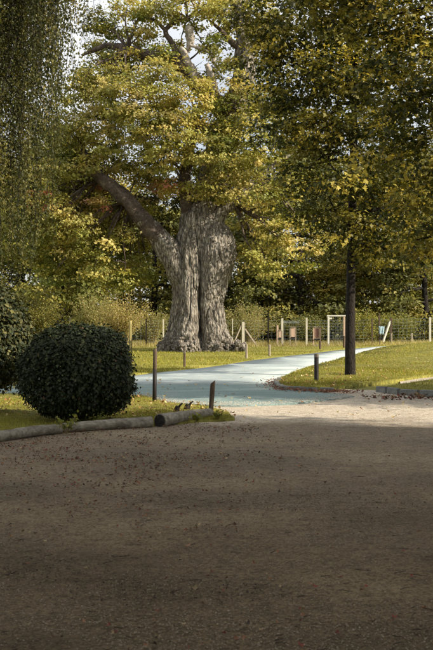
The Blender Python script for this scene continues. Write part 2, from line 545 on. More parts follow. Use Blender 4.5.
corner_poly = densify([G(378, 390.8), G(400, 386.5), G(433, 381.5), (9.5, 25.5), (26, 30), (26, 18.5), (9, 17.4), G(433, 396), G(400, 394.2)], 0.4, 0.03, 15)
sheet('corner_lawn', corner_poly, 0.07, M_lawn, thick=0.10, step=0.8, relief=0.015)

verge_poly = densify([(-60, 31), (-16, 29.2), (-8, 27.4)] + [(x, y + 0.03) for x, y in far_edge] + [(16, 66.2), (34, 80.4), (60, 95), (60, 125), (-60, 125)], 0.6, 0.04, 17)
sheet('far_lawn', verge_poly, 0.045, M_verge, thick=0.08, step=1.8, relief=0.03)

# kerbs: single stones in rows


def kerb(name, pts, label, zt=0.10, ln=0.42, wd=0.12):
    root = empty(name, (pts[0][0], pts[0][1], 0))
    tag(root, kind='structure', label=label)
    P = [Vector(p) for p in pts]
    seg, s, tot = 0, 0.0, sum((P[i + 1] - P[i]).length for i in range(len(P) - 1))
    protos = []
    for v in range(4):
        b = MB(); b.box((0, 0, 0), (ln - 0.02, wd, zt + 0.08), taper=0.93)
        o = b.build('kerb_stone', M_kerb, root, bevel=0.012)
        for vert in o.data.vertices:
            vert.co += Vector((random.uniform(-.008, .008), random.uniform(-.01, .01), random.uniform(-.01, .01)))
        protos.append(o)
    n = int(tot / ln)
    for i in range(n):
        t = (i + 0.5) * ln
        a = 0
        while a < len(P) - 2 and t > (P[a + 1] - P[a]).length:
            t -= (P[a + 1] - P[a]).length; a += 1
        d = (P[a + 1] - P[a]).normalized()
        p = P[a] + d * t
        if i < 4: o = protos[i]
        else:
            o = protos[i % 4].copy(); COL.objects.link(o)
        o.parent = root
        o.location = (p.x - pts[0][0] + random.uniform(-.015, .015), p.y - pts[0][1] + random.uniform(-.015, .015), (zt - 0.08) / 2 + random.uniform(-.012, .006))
        o.rotation_euler = (random.uniform(-.03, .03), random.uniform(-.02, .02), math.atan2(d.y, d.x) + random.uniform(-.05, .05))
    return root


kerb('lawn_kerb', [G(280, 381), G(276.5, 384.5), G(278, 388), G(284, 390), G(310, 391.6), G(336, 392.2)], 'low grey kerb stones round the tip of the right lawn', 0.10, 0.36)
kerb('corner_kerb', [G(376.5, 391.5), G(400, 394.8), G(433, 396.8), (9, 17.2)], 'shaded blue grey kerb along the corner of grass at right', 0.13, 0.5)

# ------------------------------------------------------------------ scattered small matter
GRASS_COLS = np.array([[0.15, 0.165, 0.025], [0.25, 0.245, 0.035], [0.36, 0.32, 0.055], [0.44, 0.37, 0.12]])


def unit(v):
    return v / np.maximum(np.linalg.norm(v, axis=-1, keepdims=True), 1e-9)


def blades(name, poly, count, h0, w0, dmin, dmax, zoff=0.04, cols=GRASS_COLS, wts=(.3, .35, .25, .1), label=None, left=-99, right=99, lean=0.5, cat=None):
    """grass blades thinned with distance as the eye sees them"""
    inv = RNG.uniform(1 / dmax, 1 / dmin, count * 3)
    d = 1 / inv
    x = RNG.uniform(-0.30, 0.30, count * 3) * d
    k = inside(poly, x, d) & (x > left) & (x < right)
    x, d = x[k][:count], d[k][:count]
    n = len(x)
    sc = np.clip(d / 18.0, 0.8, 2.6)
    patch = 0.6 + 0.7 * np.clip(fbm(x * 0.7, d * 0.7, 0, 31, 3) * 0.5 + 0.5, 0, 1)
    h = h0 * (1 + 0.25 * (sc - 1)) * RNG.uniform(0.5, 1.3, n) * patch
    w = w0 * sc * RNG.uniform(0.7, 1.3, n)
    a = RNG.uniform(0, math.pi * 2, n)
    t = np.stack([np.cos(a), np.sin(a), np.zeros(n)], -1)
    z = terrain(x, d) + zoff
    base = np.stack([x, d, z], -1)
    tip = base + np.stack([RNG.normal(0, lean, n) * h, RNG.normal(0, lean, n) * h, h], -1)
    V = np.stack([base - t * w[:, None] / 2, base + t * w[:, None] / 2, tip], 1).reshape(-1, 3)
    ci = RNG.choice(len(cols), n, p=np.array(wts) / sum(wts))
    tone = np.clip(fbm(x * 0.35, d * 0.35, 0, 41, 3), -1, 1)[:, None]
    c = cols[ci] * (1 + 0.25 * tone) * RNG.uniform(0.75, 1.2, (n, 1))
    o = np_mesh(name, V, np.arange(n * 3).reshape(-1, 3), M_grass_blade, colors=np.repeat(c, 3, 0))
    tag(o, label, cat or 'grass', kind='stuff')
    return o


blades('grass', left_lawn_poly, 60000, 0.05, 0.007, 10.5, 21, label='sunlit green grass behind the logs on the left', left=-6)
blades('grass', island_poly, 70000, 0.055, 0.008, 21, 62, zoff=0.05, label='mown yellow green grass round the dark trunk on the right')
blades('grass', corner_poly, 16000, 0.07, 0.008, 16.5, 30, zoff=0.06, label='shaded grass on the corner behind the kerb at right')
blades('grass', verge_poly, 60000, 0.06, 0.009, 25, 66, zoff=0.04, label='lit grass of the lawn around the old oak')
strip = [(-40, 58.0), (16, 59.5), (30, 68), (30, 90), (-40, 90)]
blades('dry_grass', strip, 26000, 0.22, 0.012, 55, 78, zoff=0.03, cols=np.array([[0.38, 0.32, 0.13], [0.5, 0.42, 0.2], [0.24, 0.23, 0.06]]), wts=(.4, .3, .3),
       label='pale dry long grass along the foot of the fence')

LEAF_T = np.array([[0, 0, 0], [-0.5, 0.35, 0.08], [-0.22, 0.52, 0], [0, 1.0, -0.12], [0.22, 0.52, 0], [0.5, 0.35, 0.08]], float)
LEAF_F = [np.array([[0, 5, 4], [0, 4, 2], [0, 2, 1], [2, 4, 3]])]
OVAL_T = np.array([[0, 0, 0], [-0.36, 0.5, 0.10], [0, 1.0, -0.06], [0.36, 0.5, 0.10]], float)
OVAL_F = [np.array([[0, 3, 2], [0, 2, 1]])]


def place_leaves(P, Nn, size, T, Ft, direction=None):
    """copies of a small leaf shape at P with normal Nn; returns verts and faces"""
    n = len(P)
    rnd = unit(RNG.normal(size=(n, 3))) if direction is None else direction
    Nn = unit(Nn)
    A = unit(rnd - (rnd * Nn).sum(-1, keepdims=True) * Nn)       # leaf axis
    B = np.cross(A, Nn)
    s = size[:, None]
    k = len(T)
    V = P[:, None, :] + (B[:, None, :] * T[None, :, 0:1] + A[:, None, :] * T[None, :, 1:2] + Nn[:, None, :] * T[None, :, 2:3]) * s[:, None, :]
    Fo = [(f[None] + (np.arange(n) * k)[:, None, None]).reshape(-1, f.shape[1]) for f in Ft]
    return V.reshape(-1, 3), Fo


LITTER_COLS = np.array([[0.15, 0.065, 0.035], [0.22, 0.11, 0.06], [0.10, 0.05, 0.03], [0.30, 0.23, 0.13], [0.17, 0.05, 0.035], [0.05, 0.035, 0.025]])


def litter(name, x, y, z, smin, smax, label, cols=LITTER_COLS, cat='leaf litter'):
    n = len(x)
    P = np.stack([x, y, z], -1)
    N_ = unit(np.stack([RNG.normal(0, .35, n), RNG.normal(0, .35, n), np.ones(n)], -1))
    curl = LEAF_T.copy(); curl[1, 2] = curl[5, 2] = 0.28; curl[3, 2] = 0.2
    V, Fo = place_leaves(P, N_, RNG.uniform(smin, smax, n), curl, LEAF_F)
    c = cols[RNG.integers(0, len(cols), n)] * RNG.uniform(0.6, 1.25, (n, 1))
    o = np_mesh(name, V, Fo, M_litter, colors=np.repeat(c, len(LEAF_T), 0))
    return tag(o, label, cat, kind='stuff')


def scatter(n, dmin, dmax, fn, half=0.27):
    inv = RNG.uniform(1 / dmax ** 1.3, 1 / dmin ** 1.3, n)
    y = inv ** (-1 / 1.3)
    x = RNG.uniform(-half, half, n) * y
    k = RNG.uniform(0, 1, n) < fn(x, y)
    return x[k], y[k]


# leaves on the yard: thick drifts towards the left and along the logs
def dens(x, y):
    band = np.exp(-((y - 10.8) / 2.2) ** 2) * np.clip(0.75 - x * 0.5, 0.05, 1.8)
    edge = np.exp(-(((y - (13.2 + x * .4)) / 0.7) ** 2)) * (x < 0.6)
    return np.clip((0.008 + 0.5 * band + 0.9 * edge) * (0.35 + 1.1 * np.clip(fbm(x * 1.1, y * 1.1, 0, 77, 3), 0, 1)), 0, 1)


x, y = scatter(60000, 3.9, 16.5, dens)
litter('fallen_leaves', x, y, np.full(len(x), 0.018) + 0.012 * fbm(x * .8, y * .8, 0, 3), 0.014, 0.042, 'rusty fallen leaves drifted over the gravel yard')
x, y = scatter(22000, 3.9, 16, lambda x, y: np.clip(fbm(x * .9, y * 1.8, 0, 123, 3) * .9 - .15, 0, .6))
litter('leaf_crumbs', x, y, np.full(len(x), 0.014) + 0.012 * fbm(x * .8, y * .8, 0, 3), 0.008, 0.02, 'dark crumbs of leaf and bark trodden into the gravel',
       cols=np.array([[.05, .035, .025], [.10, .07, .045], [.03, .022, .016]]))
# red leaves banked along the island kerb
n = 800
t = RNG.uniform(0, 1, n)
kp = np.array([G(281, 380.5), G(275.5, 384), G(276, 388.5), G(284, 391.2), G(310, 393), G(336, 393.6), G(352, 394)])
seg = t * (len(kp) - 1); si = np.minimum(seg.astype(int), len(kp) - 2); fr = (seg - si)[:, None]
pp = kp[si] * (1 - fr) + kp[si + 1] * fr + RNG.normal(0, 0.17, (n, 2))
litter('fallen_leaves', pp[:, 0], pp[:, 1], np.full(n, 0.03) + RNG.uniform(0, .045, n), 0.035, 0.075, 'red brown leaves banked against the kerb of the right lawn',
       cols=np.array([[.22, .08, .05], [.26, .13, .08], [.15, .065, .045], [.38, .25, .16]]))
n = 450
x = RNG.uniform(3.0, 7.2, n); y = 18.2 + (x - 3) * 0.15 + RNG.normal(0, .35, n)
litter('fallen_leaves', x, y, np.full(n, 0.03) + RNG.uniform(0, .03, n), 0.04, 0.10, 'leaves scattered in front of the shaded corner kerb')
inv = RNG.uniform(1 / 60, 1 / 14, 9000); y = 1 / inv; x = RNG.uniform(-.27, .27, 9000) * y
k = inside(island_poly, x, y) | (inside(left_lawn_poly, x, y)) | (inside(verge_poly, x, y) & (RNG.uniform(0, 1, 9000) < .3)) | (RNG.uniform(0, 1, 9000) < .10)
k &= RNG.uniform(0, 1, 9000) < .35
x, y = x[k], y[k]
litter('fallen_leaves', x, y, terrain(x, y) + np.where(inside(verge_poly, x, y) | inside(island_poly, x, y) | inside(left_lawn_poly, x, y), .10, .05), 0.04, 0.09, 'dry yellow and brown leaves lying on the lawns and path',
       cols=np.array([[.42, .30, .12], [.30, .16, .06], [.5, .40, .2]]))
# pebbles
x, y = scatter(34000, 3.9, 17.5, lambda x, y: 0.2 + 0.6 * (fbm(x * 1.2, y * 2, 0, 5, 2) > .2))
n = len(x)
oct_T = np.array([[1, 0, 0], [0, 1, 0], [-1, 0, 0], [0, -1, 0], [0, 0, .6], [.5, .5, .45]], float)
oct_F = [np.array([[0, 5, 4], [0, 1, 5], [5, 1, 4], [1, 2, 4], [2, 3, 4], [3, 0, 4]])]
sz = RNG.uniform(0.002, 0.0055, n) * np.where(RNG.uniform(0, 1, n) < .02, 1.6, 1)
V, Fo = place_leaves(np.stack([x, y, 0.001 + 0.012 * fbm(x * .8, y * .8, 0, 3)], -1), np.tile([0, 0, 1.0], (n, 1)) + RNG.normal(0, .1, (n, 3)), sz, oct_T, oct_F)
c = np.array([[.22, .175, .12], [.17, .13, .09], [.26, .21, .15], [.10, .08, .055]])[RNG.integers(0, 4, n)] * RNG.uniform(.8, 1.15, (n, 1))
tag(np_mesh('pebbles', V, Fo, M_pebble, colors=np.repeat(c, 6, 0)), 'small loose stones lying in the gravel yard', 'gravel', kind='stuff')
n = 3500
be = np.array(bottom_edge[1:]); seg = RNG.uniform(0, len(be) - 1.001, n); si = seg.astype(int); fr = (seg - si)[:, None]
pp = be[si] * (1 - fr) + be[si + 1] * fr + np.stack([RNG.normal(0, .1, n), np.abs(RNG.normal(0, .5, n)) - .02], -1)
V, Fo = place_leaves(np.column_stack([pp, np.full(n, .031)]), np.tile([0, 0, 1.0], (n, 1)), RNG.uniform(.004, .011, n), oct_T, oct_F)
c = np.array([[.48, .42, .34], [.38, .32, .25], [.55, .5, .42]])[RNG.integers(0, 3, n)]
tag(np_mesh('grit', V, Fo, M_pebble, colors=np.repeat(c, 6, 0)), 'pale grit spilling over the near edge of the road', 'gravel', kind='stuff')
# twigs on the yard
tw = MB()
for i in range(110):
    d = 1 / random.uniform(1 / 14, 1 / 4.0); x0 = random.uniform(-.25, .25) * d
    a = random.uniform(-.9, .9); l = random.uniform(.02, .09)
    p = [Vector((x0, d, .015))]
    for s_ in range(3): p.append(p[-1] + Vector((math.cos(a) * l / 3, math.sin(a) * l / 3, random.uniform(-.003, .006)))); a += random.uniform(-.4, .4)
    tw.tube(p, [.0025, .0022, .002, .001], 4)
tag(tw.build('fallen_twigs', M_bark), 'thin dark twigs strewn over the gravel yard', 'twigs', kind='stuff')

# ------------------------------------------------------------------ trees


def pal(cols, wts, n):
    cols = np.asarray(cols, float)
    return cols[RNG.choice(len(cols), n, p=np.array(wts) / sum(wts))]


def foliage(clumps, dens_, leaf, cols, wts, T=OVAL_T, Ft=OVAL_F, per=16, spread=0.32, flat=0.62, shell=0.5, droop=0.0, tones=None):
    """clumps: (x,y,z,r[,tone]).  Tufts of leaves fill the outer part of every clump."""
    Ps, Ns, Cs, Sz = [], [], [], []
    for q, cl in enumerate(clumps):
        cx, cy, cz, r = cl[:4]
        nt = max(6, int(dens_ * r * r))
        dirs = unit(RNG.normal(size=(nt, 3)))
        rad = r * (shell + (1 - shell) * RNG.uniform(0, 1, (nt, 1)) ** 0.6)
        rad *= 1 + 0.22 * vnoise(dirs[:, 0] * 2.5 + q, dirs[:, 1] * 2.5, dirs[:, 2] * 2.5, 9)[:, None]
        tp = dirs * rad * np.array([1, 1, flat])
        tc_ = pal(cols if len(cl) < 5 else cl[4], wts if len(cl) < 5 else cl[5], nt) * RNG.uniform(0.62, 1.3, (nt, 1))
        tp = np.repeat(tp, per, 0)
        tcr = np.repeat(tc_, per, 0)
        dr = np.repeat(dirs, per, 0)
        n = len(tp)
        off = RNG.normal(0, spread, (n, 3)) * np.array([1, 1, 0.36]) * np.repeat(RNG.uniform(.6, 1.3, (nt, 1)), per, 0)
        if droop: off[:, 2] -= droop * np.abs(RNG.normal(0, 1, n))
        Ps.append(tp + off + np.array([cx, cy, cz]))
        Ns.append(dr * 0.5 + np.array([0, 0, 0.7]) + RNG.normal(0, 0.42, (n, 3)))
        Cs.append(tcr * RNG.uniform(0.8, 1.2, (n, 1)))
        Sz.append(leaf * RNG.uniform(0.6, 1.3, n))
    P = np.concatenate(Ps); Nn = np.concatenate(Ns); C = np.concatenate(Cs); S = np.concatenate(Sz)
    V, Fo = place_leaves(P, Nn, S, T, Ft)
    return V, Fo, np.repeat(C, len(T), 0)


def branches_to(b, base, targets, r0, jit=0.25, n=6, sub=3):
    """curved limbs from points on the trunk to the clumps"""
    for t in targets:
        p0 = Vector(base(t)); p1 = Vector(t[:3])
        L_ = (p1 - p0).length
        pts, rs = [], []
        for i in range(7):
            f = i / 6
            p = p0.lerp(p1, f) + Vector((random.uniform(-1, 1), random.uniform(-1, 1), random.uniform(-.6, 1))) * jit * L_ * 0.12 * (0 < i < 6)
            p.z += math.sin(f * math.pi) * L_ * 0.08
            pts.append(p); rs.append(r0 * (1 - f) ** 0.8 * min(1.3, L_ / 5 + .3) + 0.012)
        b.tube(pts, rs, n, 0.15)
        for s_ in range(sub):
            q = pts[3 + s_ % 3]; e = q + Vector((random.uniform(-1, 1), random.uniform(-1, 1), random.uniform(-.2, .9))) * t[3] * 0.9
            m_ = q.lerp(e, .5) + Vector((random.uniform(-.15, .15), random.uniform(-.15, .15), random.uniform(0, .2))) * t[3]
            b.tube([q, m_, e], [rs[4] * .7 + .01, rs[4] * .45 + .008, .006], 5)


# ---- the veteran oak
OAK_Y = 50.0
PX = OAK_Y / F


def O(px, py, dy=0.0):
    """point of the oak from its place against the trunk"""
    return ((px - 216.5) * PX, OAK_Y + dy, CAM_H + (325 - py) * PX)


oak = empty('oak_tree', (-0.95, OAK_Y, 0))
tag(oak, 'huge ancient oak with hollow gnarled grey trunk and yellow leaves beyond the road bend', 'oak tree')


def oak_local(v):
    return (v[0] + 0.95, v[1] - OAK_Y, v[2])


NT, NZ = 420, 330
th = np.linspace(0, 2 * math.pi, NT, endpoint=False)
zz = np.linspace(-0.1, 8.2, NZ)
TH, Zg = np.meshgrid(th, zz, indexing='xy')           # (NZ, NT)


def itp(z, ks):
    ks = np.array(ks); return np.interp(z, ks[:, 0], ks[:, 1])


# columns of the trunk: centre px, depth, radius in px against height
cols_def = [
    dict(cx=[(0, 181), (1.2, 183), (2.7, 186), (5.4, 188), (7, 191), (8.2, 192)], cy=[(0, -.1), (8, .1)], r=[(0, 19), (1.2, 15), (2.7, 13), (5.4, 14), (7, 12), (8.2, 9)]),
    dict(cx=[(0, 188), (2.7, 190), (5.4, 192), (8.2, 194)], cy=[(0, -.75), (2.7, -.62), (6, -.45), (8, -.2)], r=[(0, 17), (1.2, 12), (2.7, 9.5), (5.4, 10), (7.3, 9), (8.2, 8)]),
    dict(cx=[(0, 215), (1.2, 211), (2.7, 209), (4.0, 212), (5.4, 216), (6.6, 215), (8.2, 205)], cy=[(0, -.3), (8, 0)], r=[(0, 19), (1.0, 16), (2.0, 14.5), (2.7, 14.0), (4.0, 17), (5.4, 20), (6.3, 18), (6.9, 14), (7.4, 10), (8.2, 8)]),
    dict(cx=[(0, 203), (8.2, 200)], cy=[(0, .6), (8, .4)], r=[(0, 26), (1.5, 19), (3, 17), (6, 19), (7.2, 15), (8.2, 10)]),
    dict(cx=[(0, 205), (3, 204), (6, 203), (8.2, 200)], cy=[(0, -.5), (8, -.1)], r=[(0, 15), (1.5, 9), (3, 8), (6, 12), (7.2, 11), (8.2, 8)]),
    dict(cx=[(0, 173), (.8, 176), (2, 181), (8, 185)], cy=[(0, .0), (8, .0)], r=[(0, 17), (.6, 12), (1.5, 7), (3, 6), (8.2, 4)]),
]
ox = -0.95
dx, dy_ = np.cos(TH), np.sin(TH)
rad = np.full(TH.shape, 0.3)
for cdef in cols_def:
    cx = (itp(Zg, cdef['cx']) - 216.5) * PX - ox
    cy = itp(Zg, cdef['cy'])
    rr = itp(Zg, cdef['r']) * PX
    bq = dx * cx + dy_ * cy
    disc = rr ** 2 - (cx ** 2 + cy ** 2 - bq ** 2)
    far = np.where(disc > 0, bq + np.sqrt(np.maximum(disc, 0)), 0)
    rad = np.maximum(rad, far)
# soften the joins a little
for _ in range(2):
    rad = 0.5 * rad + 0.25 * np.roll(rad, 1, 1) + 0.25 * np.roll(rad, -1, 1)
sx, sy = dx * rad, dy_ * rad
ridge = fbm(sx * 2.6 + 0.25 * Zg, sy * 2.6, Zg * 0.38, 51, 5)
crease = np.abs(fbm(sx * 1.6 + .4, sy * 1.6, Zg * 0.25, 61, 3))
lumps = fbm(sx * 3.2, sy * 3.2, Zg * 2.8, 71, 4)
low = np.exp(-(Zg / 0.9) ** 2)
top = np.exp(-((Zg - 6.2) / 1.0) ** 2)
horiz = fbm(sx * .8, sy * .8, Zg * 5.5, 81, 2)
fine_r = 1 - np.abs(vnoise(sx * 13 + .8 * lumps, sy * 13, Zg * 1.1, 95))
rad2 = rad + 0.05 * ridge - 0.13 * np.exp(-(crease / 0.12) ** 2) + 0.022 * horiz * (sx > .1) + 0.025 * fine_r + 0.018 * fbm(sx * 9, sy * 9, Zg * 4, 97, 3) + 0.02 * (1 - 2 * np.abs(vnoise(sx * 6 + lumps, sy * 6, Zg * 0.9, 99)))
rad2 += low * (0.26 * lumps + 0.22 * np.abs(fbm(sx * 5, sy * 5, Zg * 5, 91, 3)) + 0.16 * np.cos(TH * 7 + 1.1) * np.exp(-Zg / .5))
rad2 += 0.05 * top * lumps
front = np.exp(-((np.mod(TH - 1.5 * math.pi + math.pi, 2 * math.pi) - math.pi - 0.12 - 0.07 * np.sin(Zg * 1.7) - 0.09 * vnoise(Zg * 1.9, 0, 0, 8)) / (0.085 + .03 * vnoise(Zg * 3, 2, 0, 8))) ** 2)   # the deep cleft
rad2 -= front * 0.34 * np.exp(-((Zg - 2.2) / 1.9) ** 4)
hole = np.exp(-(((np.mod(TH - 1.5 * math.pi + math.pi, 2 * math.pi) - math.pi - 0.08) / 0.14) ** 2 + ((Zg - 1.05) / 0.35) ** 2))
rad2 -= hole * 0.5
closing = np.clip((Zg - 7.6) / 0.6, 0, 1)
rad2 = rad2 * (1 - closing * 0.5)
V = np.stack([dx * rad2, dy_ * rad2, Zg + 0.06 * lumps], -1).reshape(-1, 3)
ii = np.arange(NT * NZ).reshape(NZ, NT)
q = np.stack([ii[:-1], np.roll(ii, -1, 1)[:-1], np.roll(ii, -1, 1)[1:], ii[1:]], -1).reshape(-1, 4)
topring = ii[-1]
V = np.concatenate([V, [[0.05, 0, 8.5]]])
tri = np.stack([topring, np.roll(topring, -1), np.full(NT, len(V) - 1)], -1)
np_mesh('trunk', V, [q, tri], M_oak, oak, smooth=True)


def knotted(name, pts, radii, mat, parent, seg=14, knob=0.16, n_ang=26, seed=0, taper_end=True):
    """a limb with swellings, built as a dense displaced tube"""
    P = [Vector(p) for p in pts]
    # catmull-rom
    out, rr = [], []
    for i in range(len(P) - 1):
        p0, p1, p2, p3 = P[max(i - 1, 0)], P[i], P[i + 1], P[min(i + 2, len(P) - 1)]
        for k in range(seg):
            t = k / seg
            out.append(0.5 * ((2 * p1) + (p2 - p0) * t + (2 * p0 - 5 * p1 + 4 * p2 - p3) * t * t + (-p0 + 3 * p1 - 3 * p2 + p3) * t ** 3))
            rr.append(radii[i] * (1 - t) + radii[i + 1] * t)
    out.append(P[-1]); rr.append(radii[-1])
    C_ = np.array([tuple(p) for p in out]); m = len(C_)
    T_ = unit(np.gradient(C_, axis=0))
    ref = np.tile([0.12, 0.95, 0.3], (m, 1))
    U = unit(np.cross(T_, ref)); W = np.cross(T_, U)
    ang = np.linspace(0, 2 * math.pi, n_ang, endpoint=False)
    D = U[:, None] * np.cos(ang)[None, :, None] + W[:, None] * np.sin(ang)[None, :, None]
    Rr = np.array(rr)[:, None]
    base = C_[:, None] + D * Rr[..., None]
    k = 1.1 / np.maximum(np.array(radii).mean(), .12)
    disp = fbm(base[..., 0] * k + seed, base[..., 1] * k, base[..., 2] * k * .7, seed + 3, 4)
    base = C_[:, None] + D * (Rr * (1 + knob * disp))[..., None]
    V = base.reshape(-1, 3)
    ii = np.arange(m * n_ang).reshape(m, n_ang)
    q = np.stack([ii[:-1], ii[1:], np.roll(ii, -1, 1)[1:], np.roll(ii, -1, 1)[:-1]], -1).reshape(-1, 4)
    V = np.concatenate([V, [C_[0], C_[-1]]])
    c0 = np.stack([ii[0], np.roll(ii[0], -1), np.full(n_ang, len(V) - 2)], -1)
    c1 = np.stack([np.roll(ii[-1], -1), ii[-1], np.full(n_ang, len(V) - 1)], -1)
    return np_mesh(name, V, [q, c0, c1], mat, parent, smooth=True)


OL = lambda px, py, dy=0.0: oak_local(O(px, py, dy))
knotted('limb', [OL(192, 300, .1), OL(177, 262, 0), OL(157, 236, -.3), OL(142, 219, -.6), OL(128, 202, -.8), OL(115, 190, -.9), OL(100, 178, -1), OL(88, 160, -.6), OL(80, 138, 0)],
        [.40, .60, .55, .47, .42, .37, .31, .20, .09], M_limb, oak, seed=1)['label'] = 'thick bare limb leaning out to the left'
knotted('limb_collar', [OL(192, 310, 0), OL(180, 275, -.1), OL(168, 250, -.3), OL(157, 236, -.3), OL(142, 219, -.6), OL(128, 202, -.8)], [.5, .68, .61, .53, .43, .25], M_oak, oak, seed=21, n_ang=60, knob=.17)
knotted('limb', [OL(192, 250, .2), OL(187, 205, .0), OL(185, 180, -.4), OL(189, 150, 0), OL(196, 120, .5), OL(200, 100, .6)], [.5, .36, .33, .3, .22, .1], M_limb, oak, seed=2)
knotted('limb', [OL(208, 240, 0), OL(220, 215, -.2), OL(233, 203, -.3), OL(244, 192, -.5), OL(256, 180, -.4), OL(280, 160, 0), OL(300, 150, .5)], [.6, .42, .34, .28, .22, .14, .05], M_oak, oak, seed=3)
knotted('limb', [OL(203, 240, .2), OL(210, 190, .4), OL(222, 140, .6), OL(236, 105, .5), OL(244, 75, .2), OL(245, 50, .2), OL(243, 34, .1), OL(238, 5, .3), OL(232, -40, .5)],
        [1.0, .85, .8, .72, .62, .52, .42, .3, .12], M_oak, oak, seed=4)
knotted('limb', [OL(232, 118, .5), OL(215, 102, 0), OL(200, 88, -.3), OL(182, 66, -.3), OL(165, 58, -.2), OL(148, 55, 0), OL(128, 48, .2), OL(105, 44, .4), OL(80, 52, .6)],
        [.6, .5, .48, .42, .34, .3, .26, .17, .07], M_limb, oak, seed=5)
knotted('limb', [OL(183, 66, -.3), OL(172, 45, -.4), OL(166, 33, -.4), OL(176, 24, -.4), OL(188, 19, -.2), OL(197, 8, 0), OL(204, -14, 0)], [.22, .15, .13, .12, .1, .07, .03], M_limb, oak, seed=6)
knotted('limb', [OL(166, 33, -.4), OL(155, 22, -.3), OL(140, 16, 0), OL(125, 8, .2)], [.11, .09, .06, .03], M_limb, oak, seed=7)
knotted('limb', [OL(245, 48, .2), OL(232, 42, .0), OL(222, 32, -.1), OL(210, 22, -.2)], [.3, .18, .12, .05], M_limb, oak, seed=8)
knotted('limb', [OL(246, 48, .2), OL(260, 44, .1), OL(276, 48, 0), OL(300, 40, 0)], [.3, .2, .14, .05], M_limb, oak, seed=9)
knotted('dead_stub', [OL(196, 82, -.5), OL(190, 70, -.7), OL(184, 57, -.9), OL(181, 52, -.9)], [.30, .22, .19, .07], M_deadwood, oak, seed=10, n_ang=22, knob=.34)
knotted('dead_stub', [OL(188, 56, -.6), OL(191, 44, -.8), OL(189, 35, -.9), OL(186, 33, -.9)], [.08, .20, .24, .07], M_deadwood, oak, seed=11, n_ang=22, knob=.4)
knotted('dead_stub', [OL(214, 92, -.5), OL(212, 82, -.8), OL(208, 72, -1), OL(209, 69, -1)], [.24, .2, .13, .05], M_deadwood, oak, seed=12, n_ang=22, knob=.4)
knotted('dead_stub', [OL(190, 50, -.9), OL(203, 55, -1), OL(211, 59, -1), OL(214, 66, -1), OL(217, 52, -1)], [.08, .09, .08, .07, .03], M_deadwood, oak, seed=13, n_ang=12)

